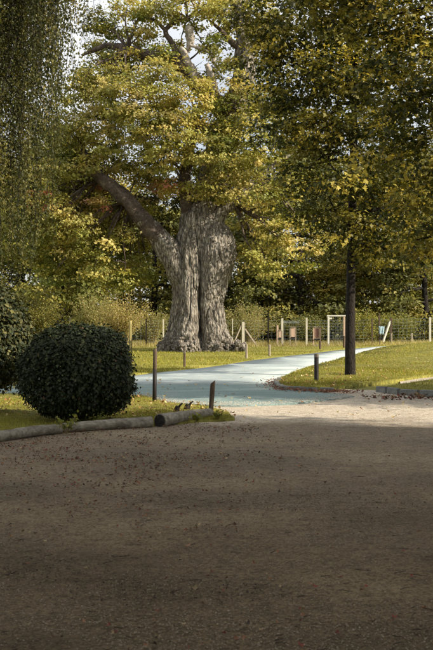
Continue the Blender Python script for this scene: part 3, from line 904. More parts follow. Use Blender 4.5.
YEL = [(0.43, 0.385, 0.12), (0.32, 0.315, 0.085), (0.54, 0.455, 0.18), (0.19, 0.205, 0.055)]
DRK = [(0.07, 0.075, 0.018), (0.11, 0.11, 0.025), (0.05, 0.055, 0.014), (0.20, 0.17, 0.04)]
YW = (.38, .32, .14, .16)
GRN = [(0.13, 0.16, 0.035), (0.20, 0.22, 0.045), (0.32, 0.29, 0.06), (0.09, 0.11, 0.025)]
GW = (.3, .3, .22, .18)
RED = [(0.50, 0.22, 0.16), (0.44, 0.32, 0.12), (0.36, 0.30, 0.07), (0.55, 0.34, 0.25)]
RW = (.16, .28, .42, .14)
oak_cl = []
for (px, py, r, dy, tone) in [
    (128, 108, 34, -2.2, 'y'), (162, 92, 32, -2.0, 'y'), (192, 108, 28, -2.4, 'y'), (108, 88, 24, -1, 'y'), (150, 128, 34, -2.8, 'y'), (184, 138, 30, -2.6, 'y'), (90, 130, 28, -1.0, 'y'),
    (205, 160, 24, -2.4, 'y'), (165, 160, 28, -2.0, 'y'), (222, 150, 22, -2.2, 'g'), (138, 168, 20, 1.2, 'y'), (175, 190, 13, -1.2, 'r'), (160, 184, 17, 1.5, 'r'), (212, 188, 17, -1.6, 'y'), (196, 197, 13, -1.6, 'y'), (222, 202, 12, -1.4, 'y'),
    (232, 120, 26, -1.2, 'g'), (205, 80, 17, .8, 'g'), (226, 62, 15, 1, 'y'), (240, 175, 20, -1.8, 'y'), (262, 150, 26, -.8, 'g'), (268, 190, 22, -.5, 'y'), (258, 222, 19, .5, 'y'), (250, 250, 17, 1, 'y'), (264, 262, 15, 1, 'g'),
    (285, 215, 22, 1, 'g'), (262, 100, 22, 1, 'g'), (280, 120, 24, 1, 'g'),
    (62, 160, 28, .5, 'g'), (45, 125, 28, 1, 'g'), (70, 190, 28, 1.5, 'g'), (100, 205, 24, 2.2, 'y'), (72, 222, 27, 2, 'r'), (104, 240, 24, 2.4, 'g'), (48, 215, 26, 2, 'g'), (130, 250, 20, 2.4, 'g'), (80, 262, 26, 2.2, 'g'),
    (118, 275, 20, 2.2, 'g'), (48, 262, 26, 2, 'g'), (146, 275, 14, 2.8, 'g'), (142, 240, 14, 2.8, 'y'), (98, 180, 13, .8, 'r'), (120, 160, 18, .5, 'y'), (135, 205, 14, 2, 'y'), (25, 180, 28, 2, 'g'), (15, 230, 26, 2, 'g'),
    (150, 30, 13, 0, 'y'), (142, 8, 16, 1, 'y'), (172, 12, 13, 0, 'y'), (195, 22, 11, 0, 'y'), (210, 8, 15, .5, 'y'), (218, 40, 12, .4, 'y'), (160, 48, 10, .4, 'y'), (128, 35, 13, .5, 'y'), (205, 45, 10, .8, 'y'), (232, 20, 15, .4, 'y'),
    (255, 30, 16, .4, 'y'), (262, 60, 17, .6, 'g'), (150, 70, 12, 1, 'y'), (108, 55, 16, .5, 'y'), (240, -10, 20, 1, 'y'), (90, 70, 18, .5, 'g'), (275, 20, 17, 1, 'g'), (180, -10, 13, 0, 'y'), (170, 70, 12, 1.2, 'y'), (232, 92, 14, -.8, 'y'),
    (235, 145, 18, -2.6, 'y'), (252, 170, 18, -2.4, 'y'), (240, 200, 15, -2.0, 'y'), (262, 200, 16, -1.6, 'y'), (270, 235, 18, -1.4, 'y'), (252, 262, 13, -1.2, 'y'), (285, 250, 16, -1, 'y'), (268, 272, 13, -.8, 'y'),
    (290, 190, 18, -1, 'y'), (300, 225, 18, 0, 'y'), (250, 125, 18, -2.2, 'y'), (225, 175, 14, -2.6, 'y'), (300, 265, 14, .4, 'g'), (320, 240, 18, 1, 'y'),
    (168, 20, 15, -1.2, 'y'), (150, 12, 13, -1, 'y'), (185, 5, 15, -1.2, 'y'), (205, 15, 13, -1.4, 'y'), (222, 20, 15, -1, 'y'), (215, 52, 13, -1.2, 'g'), (232, 75, 13, -1.4, 'y'), (250, 100, 15, -1.6, 'y'), (160, 62, 13, -1.6, 'g'),
    (142, 50, 12, 1.2, 'g'), (225, 0, 17, 0, 'y'), (262, 10, 18, 0, 'y'), (265, 40, 15, -1, 'y'), (178, 40, 8, 1.4, 'y'), (125, 62, 14, 1.4, 'g'),
    (52, 178, 18, -1.5, 'y'), (40, 205, 18, -1.2, 'r'), (70, 175, 15, -1.5, 'y'), (85, 228, 17, -1.4, 'y'), (58, 228, 16, -1.2, 'y'), (75, 248, 15, -1, 'y'), (105, 250, 15, -1, 'y'), (122, 236, 12, -.4, 'y'), (40, 240, 16, -.6, 'g'),
    (95, 272, 15, -.6, 'y'), (125, 280, 12, -.4, 'g'), (140, 262, 10, .6, 'y'), (66, 210, 14, -1.6, 'y'), (100, 208, 12, -1.0, 'r'), (52, 275, 17, 0, 'g'), (20, 215, 18, 0, 'g'), (150, 150, 12, -3.4, 'y'), (78, 100, 20, -1.5, 'y'),
    (108, 18, 17, 2, 'g'), (122, -4, 17, 2, 'y'), (95, 45, 17, 1.5, 'g'), (112, 70, 14, .8, 'y'), (130, 60, 11, -.6, 'y'), (88, 8, 18, 2.5, 'd'), (140, 22, 9, -1, 'g'),
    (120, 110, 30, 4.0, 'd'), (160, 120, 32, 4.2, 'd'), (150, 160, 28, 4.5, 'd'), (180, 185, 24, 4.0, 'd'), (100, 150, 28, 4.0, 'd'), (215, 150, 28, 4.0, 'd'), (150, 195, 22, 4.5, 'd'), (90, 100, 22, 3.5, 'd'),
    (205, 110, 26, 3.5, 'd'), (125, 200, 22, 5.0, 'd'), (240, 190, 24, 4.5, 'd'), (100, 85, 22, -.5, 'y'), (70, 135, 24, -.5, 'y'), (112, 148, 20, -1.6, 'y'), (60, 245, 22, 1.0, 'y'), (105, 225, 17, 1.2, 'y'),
    (85, 205, 16, .8, 'y'), (130, 262, 15, 1.4, 'y'), (60, 195, 18, .6, 'y'), (95, 170, 16, -1.4, 'y'),
]:
    x_, y_, z_ = OL(px, py, dy)
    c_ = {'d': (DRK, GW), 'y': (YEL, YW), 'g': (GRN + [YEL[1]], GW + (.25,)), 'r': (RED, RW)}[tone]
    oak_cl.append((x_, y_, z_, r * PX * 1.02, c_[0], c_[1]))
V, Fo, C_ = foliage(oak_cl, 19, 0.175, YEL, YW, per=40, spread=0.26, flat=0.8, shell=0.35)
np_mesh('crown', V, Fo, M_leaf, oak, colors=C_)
ob = MB()


def oak_base(t):
    c = [Vector(OL(*p)) for p in ((100, 178), (128, 202), (185, 180), (196, 120), (244, 75), (236, 105), (182, 66), (128, 48), (256, 180), (233, 203), (188, 19), (243, 20))]
    return min(c, key=lambda v: (v - Vector(t[:3])).length)


branches_to(ob, oak_base, oak_cl, 0.065, sub=3)
ob.build('branches', M_limb, oak, smooth=True)
# leafy shoots and suckers at the foot
suck = [(2.35 + i * .0, 0, 0, 0) for i in range(0)]
burr = MB()
for i in range(26):
    a = random.uniform(-2.9, -2.1) if i % 2 else random.uniform(-1.1, -.1); rr_ = random.uniform(1.9, 2.45)
    cx_, cy_ = math.cos(a) * rr_ * 1.02, math.sin(a) * rr_ * .55
    b_ = Vector((cx_, cy_, random.uniform(0, .25)))
    e_ = b_ + Vector((random.uniform(-.3, .3), random.uniform(-.2, .1), random.uniform(.08, .5)))
    burr.tube([b_, b_.lerp(e_, .5) + Vector((random.uniform(-.1, .1), 0, .06)), e_], [random.uniform(.06, .15), random.uniform(.06, .12), .03], 7, .5)
for i in range(60):                                     # burr mass spreading to the right foot
    cx_ = random.uniform(1.1, 2.5)
    b_ = Vector((cx_, random.uniform(-1.0, -.2), random.uniform(0, .35 + .35 * (2.5 - cx_) / 1.4)))
    e_ = b_ + Vector((random.uniform(-.3, .3), random.uniform(-.2, .1), random.uniform(-.1, .3)))
    burr.tube([b_, b_.lerp(e_, .5) + Vector((random.uniform(-.1, .1), 0, .1)), e_], [random.uniform(.08, .18), random.uniform(.08, .16), .04], 7, .5)
burr.build('root_burrs', M_oak, oak, smooth=True)['kind'] = 'stuff'


# ---- trees on the right
def simple_tree(name, loc, trunk_pts, trunk_r, clumps, mats, leaf, dens_, cols, wts, T=LEAF_T, Ft=LEAF_F, per=14, spread=.28, flat=.6, droop=0.0, shell=.35, r_branch=.06, sub=3, bark=None):
    root = empty(name, loc)
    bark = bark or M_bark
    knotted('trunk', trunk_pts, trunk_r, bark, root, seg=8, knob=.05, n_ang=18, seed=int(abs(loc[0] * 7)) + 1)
    b = MB()
    TP = [Vector(p) for p in trunk_pts]

    def base(t):
        best = None
        for i in range(len(TP) - 1):
            for f in (0, .33, .66, 1):
                p = TP[i].lerp(TP[i + 1], f)
                if p.z > max(TP[0].z + 2.0, min(t[2] - 0.3, TP[-1].z * .75)) or (i == len(TP) - 2 and f == 1):
                    if best is None: best = p
        return best
    branches_to(b, base, clumps, r_branch, sub=sub, n=6)
    b.build('branches', bark, root, smooth=True)
    V, Fo, C_ = foliage(clumps, dens_, leaf, cols, wts, T, Ft, per, spread, flat, shell, droop)
    np_mesh('crown', V, Fo, mats, root, colors=C_)
    return root


MAP = [(0.035, 0.042, 0.008), (0.075, 0.078, 0.013), (0.18, 0.16, 0.026), (0.40, 0.33, 0.065), (0.28, 0.12, 0.07)]
MW = (.34, .31, .21, .14, 0)
# slim dark trunk standing on the right lawn; crown built round it
TX, TY = 3.85, 26.0


def TL(px, py, d):
    return ((px - 216.5) * d / F - TX, d - TY, CAM_H + (325 - py) * d / F)


cl = []
for (px, py, r, d) in [
    (285, 30, 1.4, 25.5), (330, 20, 1.5, 25), (300, 80, 1.35, 25), (345, 75, 1.4, 24.5), (285, 125, 1.0, 25.5), (315, 130, 1.35, 24.5), (360, 130, 1.4, 25),
    (305, 170, .9, 25), (268, 60, 1.0, 26), (330, 180, 1.2, 24.2), (370, 185, 1.2, 25), (318, 210, .8, 25.5), (345, 225, .95, 25), (385, 225, 1.0, 25.5), (405, 170, 1.3, 26),
    (400, 110, 1.4, 26), (410, 50, 1.5, 26), (380, 20, 1.6, 26), (340, -30, 1.8, 26), (290, -20, 1.5, 26.5), (400, -40, 1.8, 26), (425, 215, 1.1, 26.5), (330, 60, 1.5, 28), (370, 100, 1.6, 28.5), (320, 130, 1.5, 28.5),
    (400, 150, 1.4, 29), (285, 90, 1.3, 28), (360, 200, 1.1, 28), (262, 20, 1.1, 26.5), (365, 250, .7, 25.5), (400, 250, .8, 26)]:
    x_, y_, z_ = TL(px, py, d)
    cl.append((x_, y_, z_, r))
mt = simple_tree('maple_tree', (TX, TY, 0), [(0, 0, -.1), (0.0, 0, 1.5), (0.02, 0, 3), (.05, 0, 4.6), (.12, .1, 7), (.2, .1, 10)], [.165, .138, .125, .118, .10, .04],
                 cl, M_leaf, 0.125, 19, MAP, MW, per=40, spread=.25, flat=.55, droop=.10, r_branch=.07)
tag(mt, 'slim maple with straight blackish trunk standing on the right lawn', 'tree')

# nearer maple whose stem stands outside the picture at right
BX, BY = 10.5, 15.9
cl = []


def BL(px, py, d):
    return ((px - 216.5) * d / F - BX, d - BY, CAM_H + (325 - py) * d / F)


for (px, py, r, d) in [
    (425, 20, .9, 16.5), (440, 60, 1.0, 16), (395, 45, .7, 16.5), (430, 110, .95, 16), (400, 95, .65, 16.5), (440, 150, .9, 16), (405, 140, .65, 16.2), (370, 20, .7, 16.8), (340, 5, .7, 17), (375, 70, .5, 17),
    (430, 190, .8, 16.5), (445, 225, .8, 16.5), (410, 205, .5, 17), (375, 150, .5, 17), (415, 240, .5, 17), (320, -20, .9, 17), (400, -25, 1.1, 16.5)]:
    x_, y_, z_ = BL(px, py, d); cl.append((x_, y_, z_, r))
for (x_, y_, z_, r) in [(-2.2, .4, 4.2, 1.2), (-1.0, -.8, 3.6, 1.2), (0.5, 1.0, 3.4, 1.3), (1.5, .3, 3.8, 1.4), (1.6, 1.6, 5.5, 1.5), (0.2, 1.8, 7, 1.5), (1.8, -1.2, 7, 1.4), (.2, -1.2, 5.2, 1.3), (2.4, 1.4, 8.4, 1.5), (-.3, .4, 4.6, 1.5), (-2.4, .2, 5.8, 1.4), (1.2, -.8, 5.4, 1.5), (-.8, .3, 6.6, 1.6), (1.4, .5, 7, 1.6),
                        (2.6, -.2, 5.4, 1.5), (0, 0, 8.2, 1.7), (-1.8, -.3, 7.6, 1.4), (2.6, -.6, 3.2, 1.2), (.3, .4, 2.6, 1.0), (1.8, -.5, 2.4, 1.0), (3.6, -.8, 4.2, 1.3), (3.8, -.9, 2.6, 1.1), (-2.5, 3.3, 2.0, 1.3), (-3.5, 2.5, 1.3, .9), (-3.0, 2.2, 2.1, 1.1), (-1.6, 2.6, 2.2, 1.3), (-2.4, 3.6, 2.6, 1.3), (-.4, 2.2, 3.0, 1.3), (-.6, 3.6, 3.6, 1.4)]:  # unseen clumps shaped to shade the road and the corner lawn
    cl.append((x_, y_, z_, r))
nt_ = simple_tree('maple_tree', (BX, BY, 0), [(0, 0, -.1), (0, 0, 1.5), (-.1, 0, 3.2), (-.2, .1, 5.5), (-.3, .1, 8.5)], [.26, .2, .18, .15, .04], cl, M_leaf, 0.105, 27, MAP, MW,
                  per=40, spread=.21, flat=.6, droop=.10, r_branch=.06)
tag(nt_, 'maple reaching in at the upper right edge with dark green and golden leaves', 'tree')

# unseen limes: right row casts the yard shade, the rest added to darken it
sh_cl = []
for i in range(26):
    u = unit(RNG.normal(size=3)); rr_ = RNG.uniform(.3, 1)
    sh_cl.append((u[0] * 4.0 * rr_, u[1] * 4.0 * rr_, 7.2 + u[2] * 4.0 * rr_, 1.75))
shade = simple_tree('lime_tree', (13.2, 4.3, 0), [(0, 0, -.1), (0, 0, 2), (.1, 0, 4), (.1, .1, 7), (0, .1, 10)], [.3, .24, .2, .15, .05], sh_cl, M_leaf, 0.26, 26, GRN, GW, T=OVAL_T, Ft=OVAL_F,
                    per=12, spread=.3)
tag(shade, 'broad lime tree standing off the right side of the gravel yard', 'tree', 'limes shading the gravel yard')


def copy_tree(src, loc, rz=0, sc=(1, 1, 1)):
    r = src.copy(); COL.objects.link(r)
    r.location = loc; r.rotation_euler = (0, 0, rz); r.scale = sc
    for ch in src.children:
        c = ch.copy(); COL.objects.link(c); c.parent = r
    return r


LIME_LAB = ['lime tree off the right side, nearest behind the first', 'unseen lime tree added for shade behind the photographer to the right', 'unseen lime tree added for shade off the left side of the yard', 'lime tree in the second row off the right side',
            'unseen lime tree added for shade closest to the photographer on the right', 'unseen lime tree added for shade behind the photographer to the left', 'small unseen lime tree added for shade straight behind the photographer']
for qi, (x_, y_, rz, s_) in enumerate([(13.2, -3.6, 1.1, 1.05), (4.5, -8.5, 2.3, 1.0), (-7.2, 0.3, 4.0, 1.0), (21.0, 1.5, .4, 1.15), (8.4, .7, 3.4, 0.95), (-3.8, -6.0, 5.4, 1.0), (.3, -4.4, .9, .82)]):
    copy_tree(shade, (x_, y_, 0), rz, (s_,) * 3)['label'] = LIME_LAB[qi]

# ---- weeping tree at upper left, fine hanging shoots
WX, WY = -6.4, 17.0
wt = empty('weeping_birch', (WX, WY, 0))
tag(wt, 'drooping birch hanging thin leafy strands over the upper left', 'birch tree')
knotted('trunk', [(0, 0, -.1), (.1, 0, 2), (.3, .1, 4.5), (.6, .1, 7), (.9, 0, 9.5)], [.24, .19, .16, .12, .04], M_birch, wt, seg=8, knob=.06, n_ang=16, seed=5)
wb = MB()
Ps, Ds, Cs = [], [], []
WC = [(0.052, 0.060, 0.018), (0.085, 0.092, 0.025), (0.16, 0.15, 0.045), (0.034, 0.040, 0.014), (.26, .22, .075)]
strands = 0
for k in range(44):
    a = random.uniform(-1.9, .9)
    L_ = random.uniform(2.4, 4.9)
    z0 = random.uniform(5.6, 10.0)
    root_p = Vector((.3 + (z0 - 4) * .09, .05, z0))
    tip_p = root_p + Vector((math.cos(a) * L_, math.sin(a) * L_ * .75, random.uniform(-1.2, .6)))
    if tip_p.x > 4.3: tip_p.x = random.uniform(2.8, 4.3)
    if tip_p.z < 7.6 and tip_p.x > 3.2: tip_p.z = random.uniform(7.6, 9.0)
    mid_p = root_p.lerp(tip_p, .5) + Vector((0, 0, random.uniform(.3, .8)))
    pts = []
    for i in range(9):
        f = i / 8
        pts.append((1 - f) ** 2 * root_p + 2 * f * (1 - f) * mid_p + f * f * tip_p)
    wb.tube(pts, [.028 * (1 - i / 9) + .003 for i in range(9)], 5, .1)
    for s_ in range(20):
        f = random.uniform(.25, 1.0)
        i = min(int(f * 8), 7)
        p = pts[i].lerp(pts[i + 1], f * 8 - i)
        Ls = random.uniform(.9, 3.6) if p.x > 3.1 else random.uniform(1.5, 5.5)
        ppx = 216.5 + (p.x + WX) / (p.y + WY) * F
        zmin = float(np.interp(ppx, [20, 45, 75, 130], [2.0, 3.0, 4.4, 5.4])) + random.random() * .8
        if ppx > 100 and random.random() < .2: continue
        if p.z - Ls < zmin: Ls = max(.4, p.z - zmin)
        ox_, oy_ = random.uniform(-.3, .3), random.uniform(-.3, .3)
        sp = [p + Vector((ox_ * min(1, j / 2) + math.sin(j * 1.1 + ox_ * 20) * .06, oy_ * min(1, j / 2) + math.cos(j * .9 + oy_ * 20) * .06, -Ls * j / 6)) for j in range(7)]
        wb.tube(sp, [.006, .005, .004, .004, .003, .003, .002], 3, 0, False)
        nl = int(Ls * 46)
        tt = RNG.uniform(0.05, 1, nl)
        arr = np.array([tuple(v) for v in sp])
        ci_ = np.minimum((tt * 6).astype(int), 5); fr_ = (tt * 6 - ci_)[:, None]
        pos = arr[ci_] * (1 - fr_) + arr[ci_ + 1] * fr_ + RNG.normal(0, .055, (nl, 3))
        Ps.append(pos)
        Cs.append(np.tile(pal(WC, (.3, .3, .18, .15, .07), 1), (nl, 1)) * RNG.uniform(.65, 1.35, (nl, 1)))
P = np.concatenate(Ps); n = len(P)
dirn = unit(np.stack([RNG.normal(0, .5, n), RNG.normal(0, .5, n), -np.ones(n)], -1))
V, Fo = place_leaves(P, RNG.normal(size=(n, 3)) + np.array([0, 0, .25]), RNG.uniform(.035, .07, n), OVAL_T, OVAL_F, direction=dirn)
np_mesh('crown', V, Fo, M_leaf, wt, colors=np.repeat(np.concatenate(Cs), 4, 0))
wb.build('branches', M_bark, wt)

# ---- clipped round bush and its taller neighbour


def bush(name, loc, rx, rz_, zc, n, leaf, cols, wts, mat, bottom=0.25, ragged=.05):
    root = empty(name, loc)
    b = MB()
    for i in range(22):
        a = random.uniform(0, 6.28); e = Vector((math.cos(a) * rx * .7, math.sin(a) * rx * .7, random.uniform(zc - rz_ * .3, zc + rz_ * .6)))
        b.tube([(random.uniform(-.08, .08), random.uniform(-.08, .08), -.02), e * .45 + Vector((0, 0, .05)), e], [.022, .015, .005], 5)
    b.build('stems', M_bark, root)
    u = unit(RNG.normal(size=(n, 3)))
    rr_ = 1 - np.abs(RNG.normal(0, .09, n)) + RNG.normal(0, ragged * .4, n)
    rr_[: n // 4] *= RNG.uniform(.5, 1, n // 4)
    bump_ = 1 + .06 * fbm(u[:, 0] * 3.5, u[:, 1] * 3.5, u[:, 2] * 3.5, 13, 4) + .07 * vnoise(u[:, 0] * 1.4 + loc[0], u[:, 1] * 1.4, u[:, 2] * 1.4, 17)
    bump_ *= (np.abs(u) ** 2.5).sum(-1) ** (-1 / 2.5) * .965
    stray = RNG.uniform(0, 1, n) < .012
    rr_[stray] += RNG.uniform(.02, .13, stray.sum())
    P = u * np.array([rx, rx, rz_]) * (rr_ * bump_)[:, None] + np.array([0, 0, zc])
    k = P[:, 2] > bottom + .12 * vnoise(P[:, 0] * 5, P[:, 1] * 5, 0, 3) * 1.2
    P, u = P[k], u[k]
    m = len(P)
    V, Fo = place_leaves(P, u * .8 + np.array([0, 0, .45]) + RNG.normal(0, .45, (m, 3)), leaf * RNG.uniform(.6, 1.25, m), OVAL_T, OVAL_F,
                         direction=unit(u * .5 + np.array([0, 0, -.5]) + RNG.normal(0, .6, (m, 3))))
    c = pal(cols, wts, m) * RNG.uniform(.7, 1.3, (m, 1))
    np_mesh('foliage', V, Fo, mat, root, colors=np.repeat(c, 4, 0))
    return root


rb = bush('round_bush', (-2.14, 13.85, 0.03), .86, .73, .76, 32000, .056, [(0.013, 0.020, 0.008), (0.020, 0.029, 0.011), (0.032, 0.043, 0.016), (.07, .07, .025), (.09, .055, .03)], (.4, .33, .2, .05, .015), M_dark_leaf, bottom=.08, ragged=.09)
tag(rb, 'clipped round dark green bush behind the logs', 'bush')
lb = bush('tall_bush', (-4.2, 15.2, 0.03), 1.10, .98, 1.22, 22000, .08, [(0.035, 0.042, 0.014), (0.06, 0.06, 0.02), (0.11, 0.10, 0.03), (.02, .028, .01)], (.3, .3, .15, .25), M_dark_leaf, bottom=.42, ragged=.12)
tag(lb, 'taller olive green bush at the left edge beside the round one', 'bush')

# low weeds at the foot of the round bush


def weed(loc, h, n, label):
    root = empty('weed', loc); tag(root, label, 'weed')
    b = MB(); Ps = []
    for i in range(n):
        a = random.uniform(0, 6.28); e = Vector((math.cos(a) * h * .6, math.sin(a) * h * .5, h * random.uniform(.5, 1)))
        b.tube([(0, 0, -.01), e * .5 + Vector((0, 0, h * .15)), e], [.004, .003, .001], 4)
        for j in range(9): Ps.append(tuple(e * random.uniform(.3, 1) + Vector((random.uniform(-.03, .03), random.uniform(-.03, .03), random.uniform(0, .05)))))
    b.build('stem', M_twig, root)
    P = np.array(Ps); m = len(P)
    V, Fo = place_leaves(P, RNG.normal(0, .6, (m, 3)) + np.array([0, 0, .8]), RNG.uniform(.03, .06, m), OVAL_T, OVAL_F)
    np_mesh('foliage', V, Fo, M_leaf, root, colors=np.repeat(pal([(.16, .18, .03), (.26, .26, .05), (.10, .12, .03)], (.4, .3, .3), m), 4, 0))


for (px, py, h, n, lab) in [(66, 436, .24, 14, 'tallest light green weed growing over the log below the round bush'), (98, 428, .16, 10, 'small weed below the right side of the round bush'),
                            (196, 424, .10, 9, 'low tuft of weed against the log with the dark end'), (218, 421.5, .10, 9, 'low weed at the foot of the slanted short post')]:
    g = G(px, py); weed((g[0], g[1], .03), h, n, lab)

# ---- logs edging the lawn


def log_obj(name, a, b, r0, r1, label, dark_end=True, bow=.02, seed=0):
    A, B = Vector(a), Vector(b)
    root = empty(name, tuple(A)); tag(root, label, 'log', 'logs laid along the lawn edge')
    D = B - A
    pts = [D * (i / 5) + Vector((random.uniform(-bow, bow), random.uniform(-bow, bow), random.uniform(-bow, bow) * .4)) * (0 < i < 5) for i in range(6)]
    rs = [r0 + (r1 - r0) * i / 5 for i in range(6)]
    o = knotted('log_body', pts, rs, M_log, root, seg=10, knob=.07, n_ang=24, seed=seed)
    d = D.normalized()
    e = MB()
    e.tube([-d * .004, -d * .018], [r0 * .93, r0 * .86], 24, .05)
    e.build('cut_end', M_logend, root)
    return root


ga, gb = G(-45, 447), G(60, 434)
log_obj('log', (ga[0], ga[1], .075), (gb[0], gb[1], .07), .075, .07, 'weathered pale log lying at the far left under the bushes', seed=1)
ga, gb = G(63, 433.5), G(151, 427.5)
log_obj('log', (ga[0], ga[1], .075), (gb[0], gb[1] - .02, .085), .068, .08, 'mossy log lying in front of the round bush, middle of the row', seed=2)
ga, gb = G(158.5, 427.4), G(210, 418.6)
log_obj('log', (ga[0] + .02, ga[1] + .03, .095), (gb[0], gb[1], .09), .10, .078, 'log with a blackened sawn end facing left beside the short post', seed=3)
for (px, py, lab) in [(176, 414.5, 'left of the two small dark wood stubs behind the log'), (186.5, 412.5, 'right of the two small dark wood stubs behind the log')]:
    g = G(px, py)
    r = empty('wood_stub', (g[0], g[1], .05)); tag(r, lab, 'wood stub', 'dark stubs behind the log')
    knotted('stub_body', [(0, 0, -.05), (.01, 0, .03), (.03, .01, .09)], [.055, .05, .03], M_bark, r, seg=6, knob=.2, n_ang=12, seed=int(px))
    b = MB(); b.tube([(.03, 0, .05), (.08, -.01, .12), (.11, 0, .14)], [.02, .018, .01], 6, .2); b.build('broken_branch', M_bark, r)

# ---- posts and bollards


def post(name, px, base_y, h, w, mat, label, cat, tilt=(0, 0), group=None, cap=None, slant=0.0, square=False, paint=None, xy=None, dark_frac=0):
    g = xy or G(px, base_y)
    z = float(terrain(np.array(g[0]), np.array(g[1])))
    root = empty(name, (g[0], g[1], z + .03)); tag(root, label, cat, group)
    root.rotation_euler = (tilt[0], tilt[1], random.uniform(-.3, .3))
    n = 4 if square else 14
    b = MB()
    ks = [-.06, .0, h * .5, h * .93, h]
    rs = [w / 2 * (1.41 if square else 1)] * 5
    rs[-1] *= .86
    b.tube([(random.uniform(-.002, .002), 0, k) for k in ks], rs, n, .05)
    o = b.build('shaft', mat, root, smooth=not square)
    if slant:
        for v in o.data.vertices:
            if v.co.z > h * .9: v.co.z += v.co.x / w * slant
    if cap:
        c = MB(); c.tube([(0, 0, h * .90), (0, 0, h * .95), (0, 0, h + .004), (0, 0, h + .012)], [w / 2 * 1.03, w / 2 * 1.07, w / 2 * 1.05, w / 2 * .7], 14)
        c.build('cap', cap, root, smooth=False)
    if dark_frac:
        c = MB(); c.tube([(0, 0, -.02), (0, 0, h * .3), (0, 0, h * dark_frac)], [w / 2 * 1.06, w / 2 * 1.05, w / 2 * 1.05], 14, .04)  # dark sleeve over the lower part of the shaft
        c.build('dark_foot', M_black, root, smooth=True)
    if paint:
        c = MB(); c.tube([(0, 0, h * .72), (0, 0, h * .985)], [w / 2 * 1.04, w / 2 * .95], 14)
        c.build('pale_top', paint, root, smooth=False)
    return root


post('wooden_post', 154.5, 404.5, 1.02, .075, M_post, 'tall thin brown post beside the road right of the round bush', 'post', tilt=(0, .01), slant=.02, dark_frac=.62)
post('wooden_post', 210.5, 418.5, .56, .078, M_post, 'short brown post leaning at the end of the logs', 'post', tilt=(.0, .07), slant=.07)
post('black_bollard', 316.5, 383.5, .72, .115, M_black, 'black bollard with a lighter cap at the tip of the right lawn', 'bollard', cap=M_cap)
BOL = 'short posts along the far side of the road'
post('short_post', 184.5, 368.5, .70, .085, M_post, 'reddish short post in front of the middle of the old oak', 'post', group=BOL, paint=M_cap)
post('short_post', 246.5, 359.8, .64, .10, M_postgrey, 'grey short post right of the oak roots, first of the pair', 'post', group=BOL)
post('short_post', 269.5, 357.3, .55, .11, M_postgrey, 'grey short post below the dark fence post, second of the pair', 'post', group=BOL)
post('short_post', 320.2, 350.8, .52, .12, M_post, 'brown short post in front of the right information board', 'post', group=BOL)
post('short_post', 344, 349.3, .76, .13, M_post, 'brown short post at the foot of the white frame', 'post', group=BOL)
post('short_post', 391.3, 347.2, .80, .14, M_postgrey, 'grey short post in front of the strutted fence post at right', 'post', group=BOL)
post('short_post', 411.5, 345.6, .82, .15, M_postgrey, 'farthest short post at right standing on the skyline of the lawn', 'post', group=BOL)

# ---- wire fence far behind the oak
FY = 62.0
fence = empty('wire_fence', (0, FY, 0))
tag(fence, 'tall wire mesh fence on mixed posts running behind the old oak', 'fence')


def fpost(px, top_y, w, mat, label=None, d=FY, square=True):
    x_ = (px - 216.5) * d / F; h = CAM_H + (325 - top_y) * d / F
    z = float(terrain(np.array(x_), np.array(d)))
    b = MB()
    if square: b.box((x_, d - FY, (h + z) / 2), (w, w, h - z + .1), taper=.96)
    else: b.tube([(x_, d - FY, z - .05), (x_ + .01, d - FY, (z + h) / 2), (x_, d - FY, h)], [w / 2, w / 2, w * .46], 10)
    o = b.build('fence_post', mat, fence, bevel=.006 if square else 0)
    if label: o['label'] = label
    return x_


fpost(146.3, 313, .085, M_bark, 'thin dark post')
fpost(163.3, 320, .10, M_postpale)
fpost(232.5, 319.5, .07, M_postpale)
fpost(243.2, 322.5, .20, M_postpale, 'stout pale straining post')
fpost(268.3, 314, .10, M_bark, 'dark post')
fpost(277.5, 326, .13, M_board, 'pinkish post')
fpost(282.2, 319, .15, M_postpale)
fpost(306.6, 318.5, .13, M_postpale)
fpost(372, 319.5, .10, M_post)
fpost(379.3, 314, .10, M_post)
fpost(391, 318.5, .15, M_post, 'strutted brown post')
fpost(430, 318, .13, M_postpale)
fpost(105, 318, .10, M_postgrey)
fpost(70, 318, .10, M_postgrey)
fpost(30, 318, .10, M_postgrey)
fpost(-10, 318, .10, M_postgrey)
fpost(470, 318, .13, M_postgrey)


def strut(p0, p1, w, mat, d0=0):
    P0 = ((p0[0] - 216.5) * FY / F, -.35 + d0, CAM_H + (325 - p0[1]) * FY / F); P1 = ((p1[0] - 216.5) * FY / F, -.02 + d0, CAM_H + (325 - p1[1]) * FY / F)
    b = MB(); b.tube([P0, P1], [w / 2 * 1.3] * 2, 4); b.build('strut', mat, fence)


strut((256.5, 346), (245, 329), .11, M_postgrey)
strut((234.5, 341), (241.5, 325), .08, M_postgrey)
strut((382, 342), (390, 321), .12, M_postpale)
# mesh: thin wires
mw = MB()
xs_ = np.arange(-16, 18.5, .30)
for x_ in xs_:
    z = float(terrain(np.array(x_), np.array(FY)))
    mw.box((x_, 0.06, z + .95), (.007, .007, 1.75))
for k in range(9):
    zz_ = .12 + k * .21
    for a in range(-16, 18, 2):
        z0 = float(terrain(np.array(float(a)), np.array(FY))); z1 = float(terrain(np.array(float(a + 2)), np.array(FY)))
        mw.tube([(a, .06, zz_ + z0), (a + 2, .06, zz_ + z1)], .0045, 4, 0, False)
mo = mw.build('wire_mesh', M_wire, fence)
mo['kind'] = 'stuff'
b = MB()
b.box(((290 - 216.5) * FY / F, .1, 1.5 + .05 * 4), (1.3, .05, .07)); b.build('rail', M_wire, fence)

post('yellow_post', 130.5, 352, 1.70, .19, M_yellowpost, 'thick yellowish round post left of the old oak', 'post')

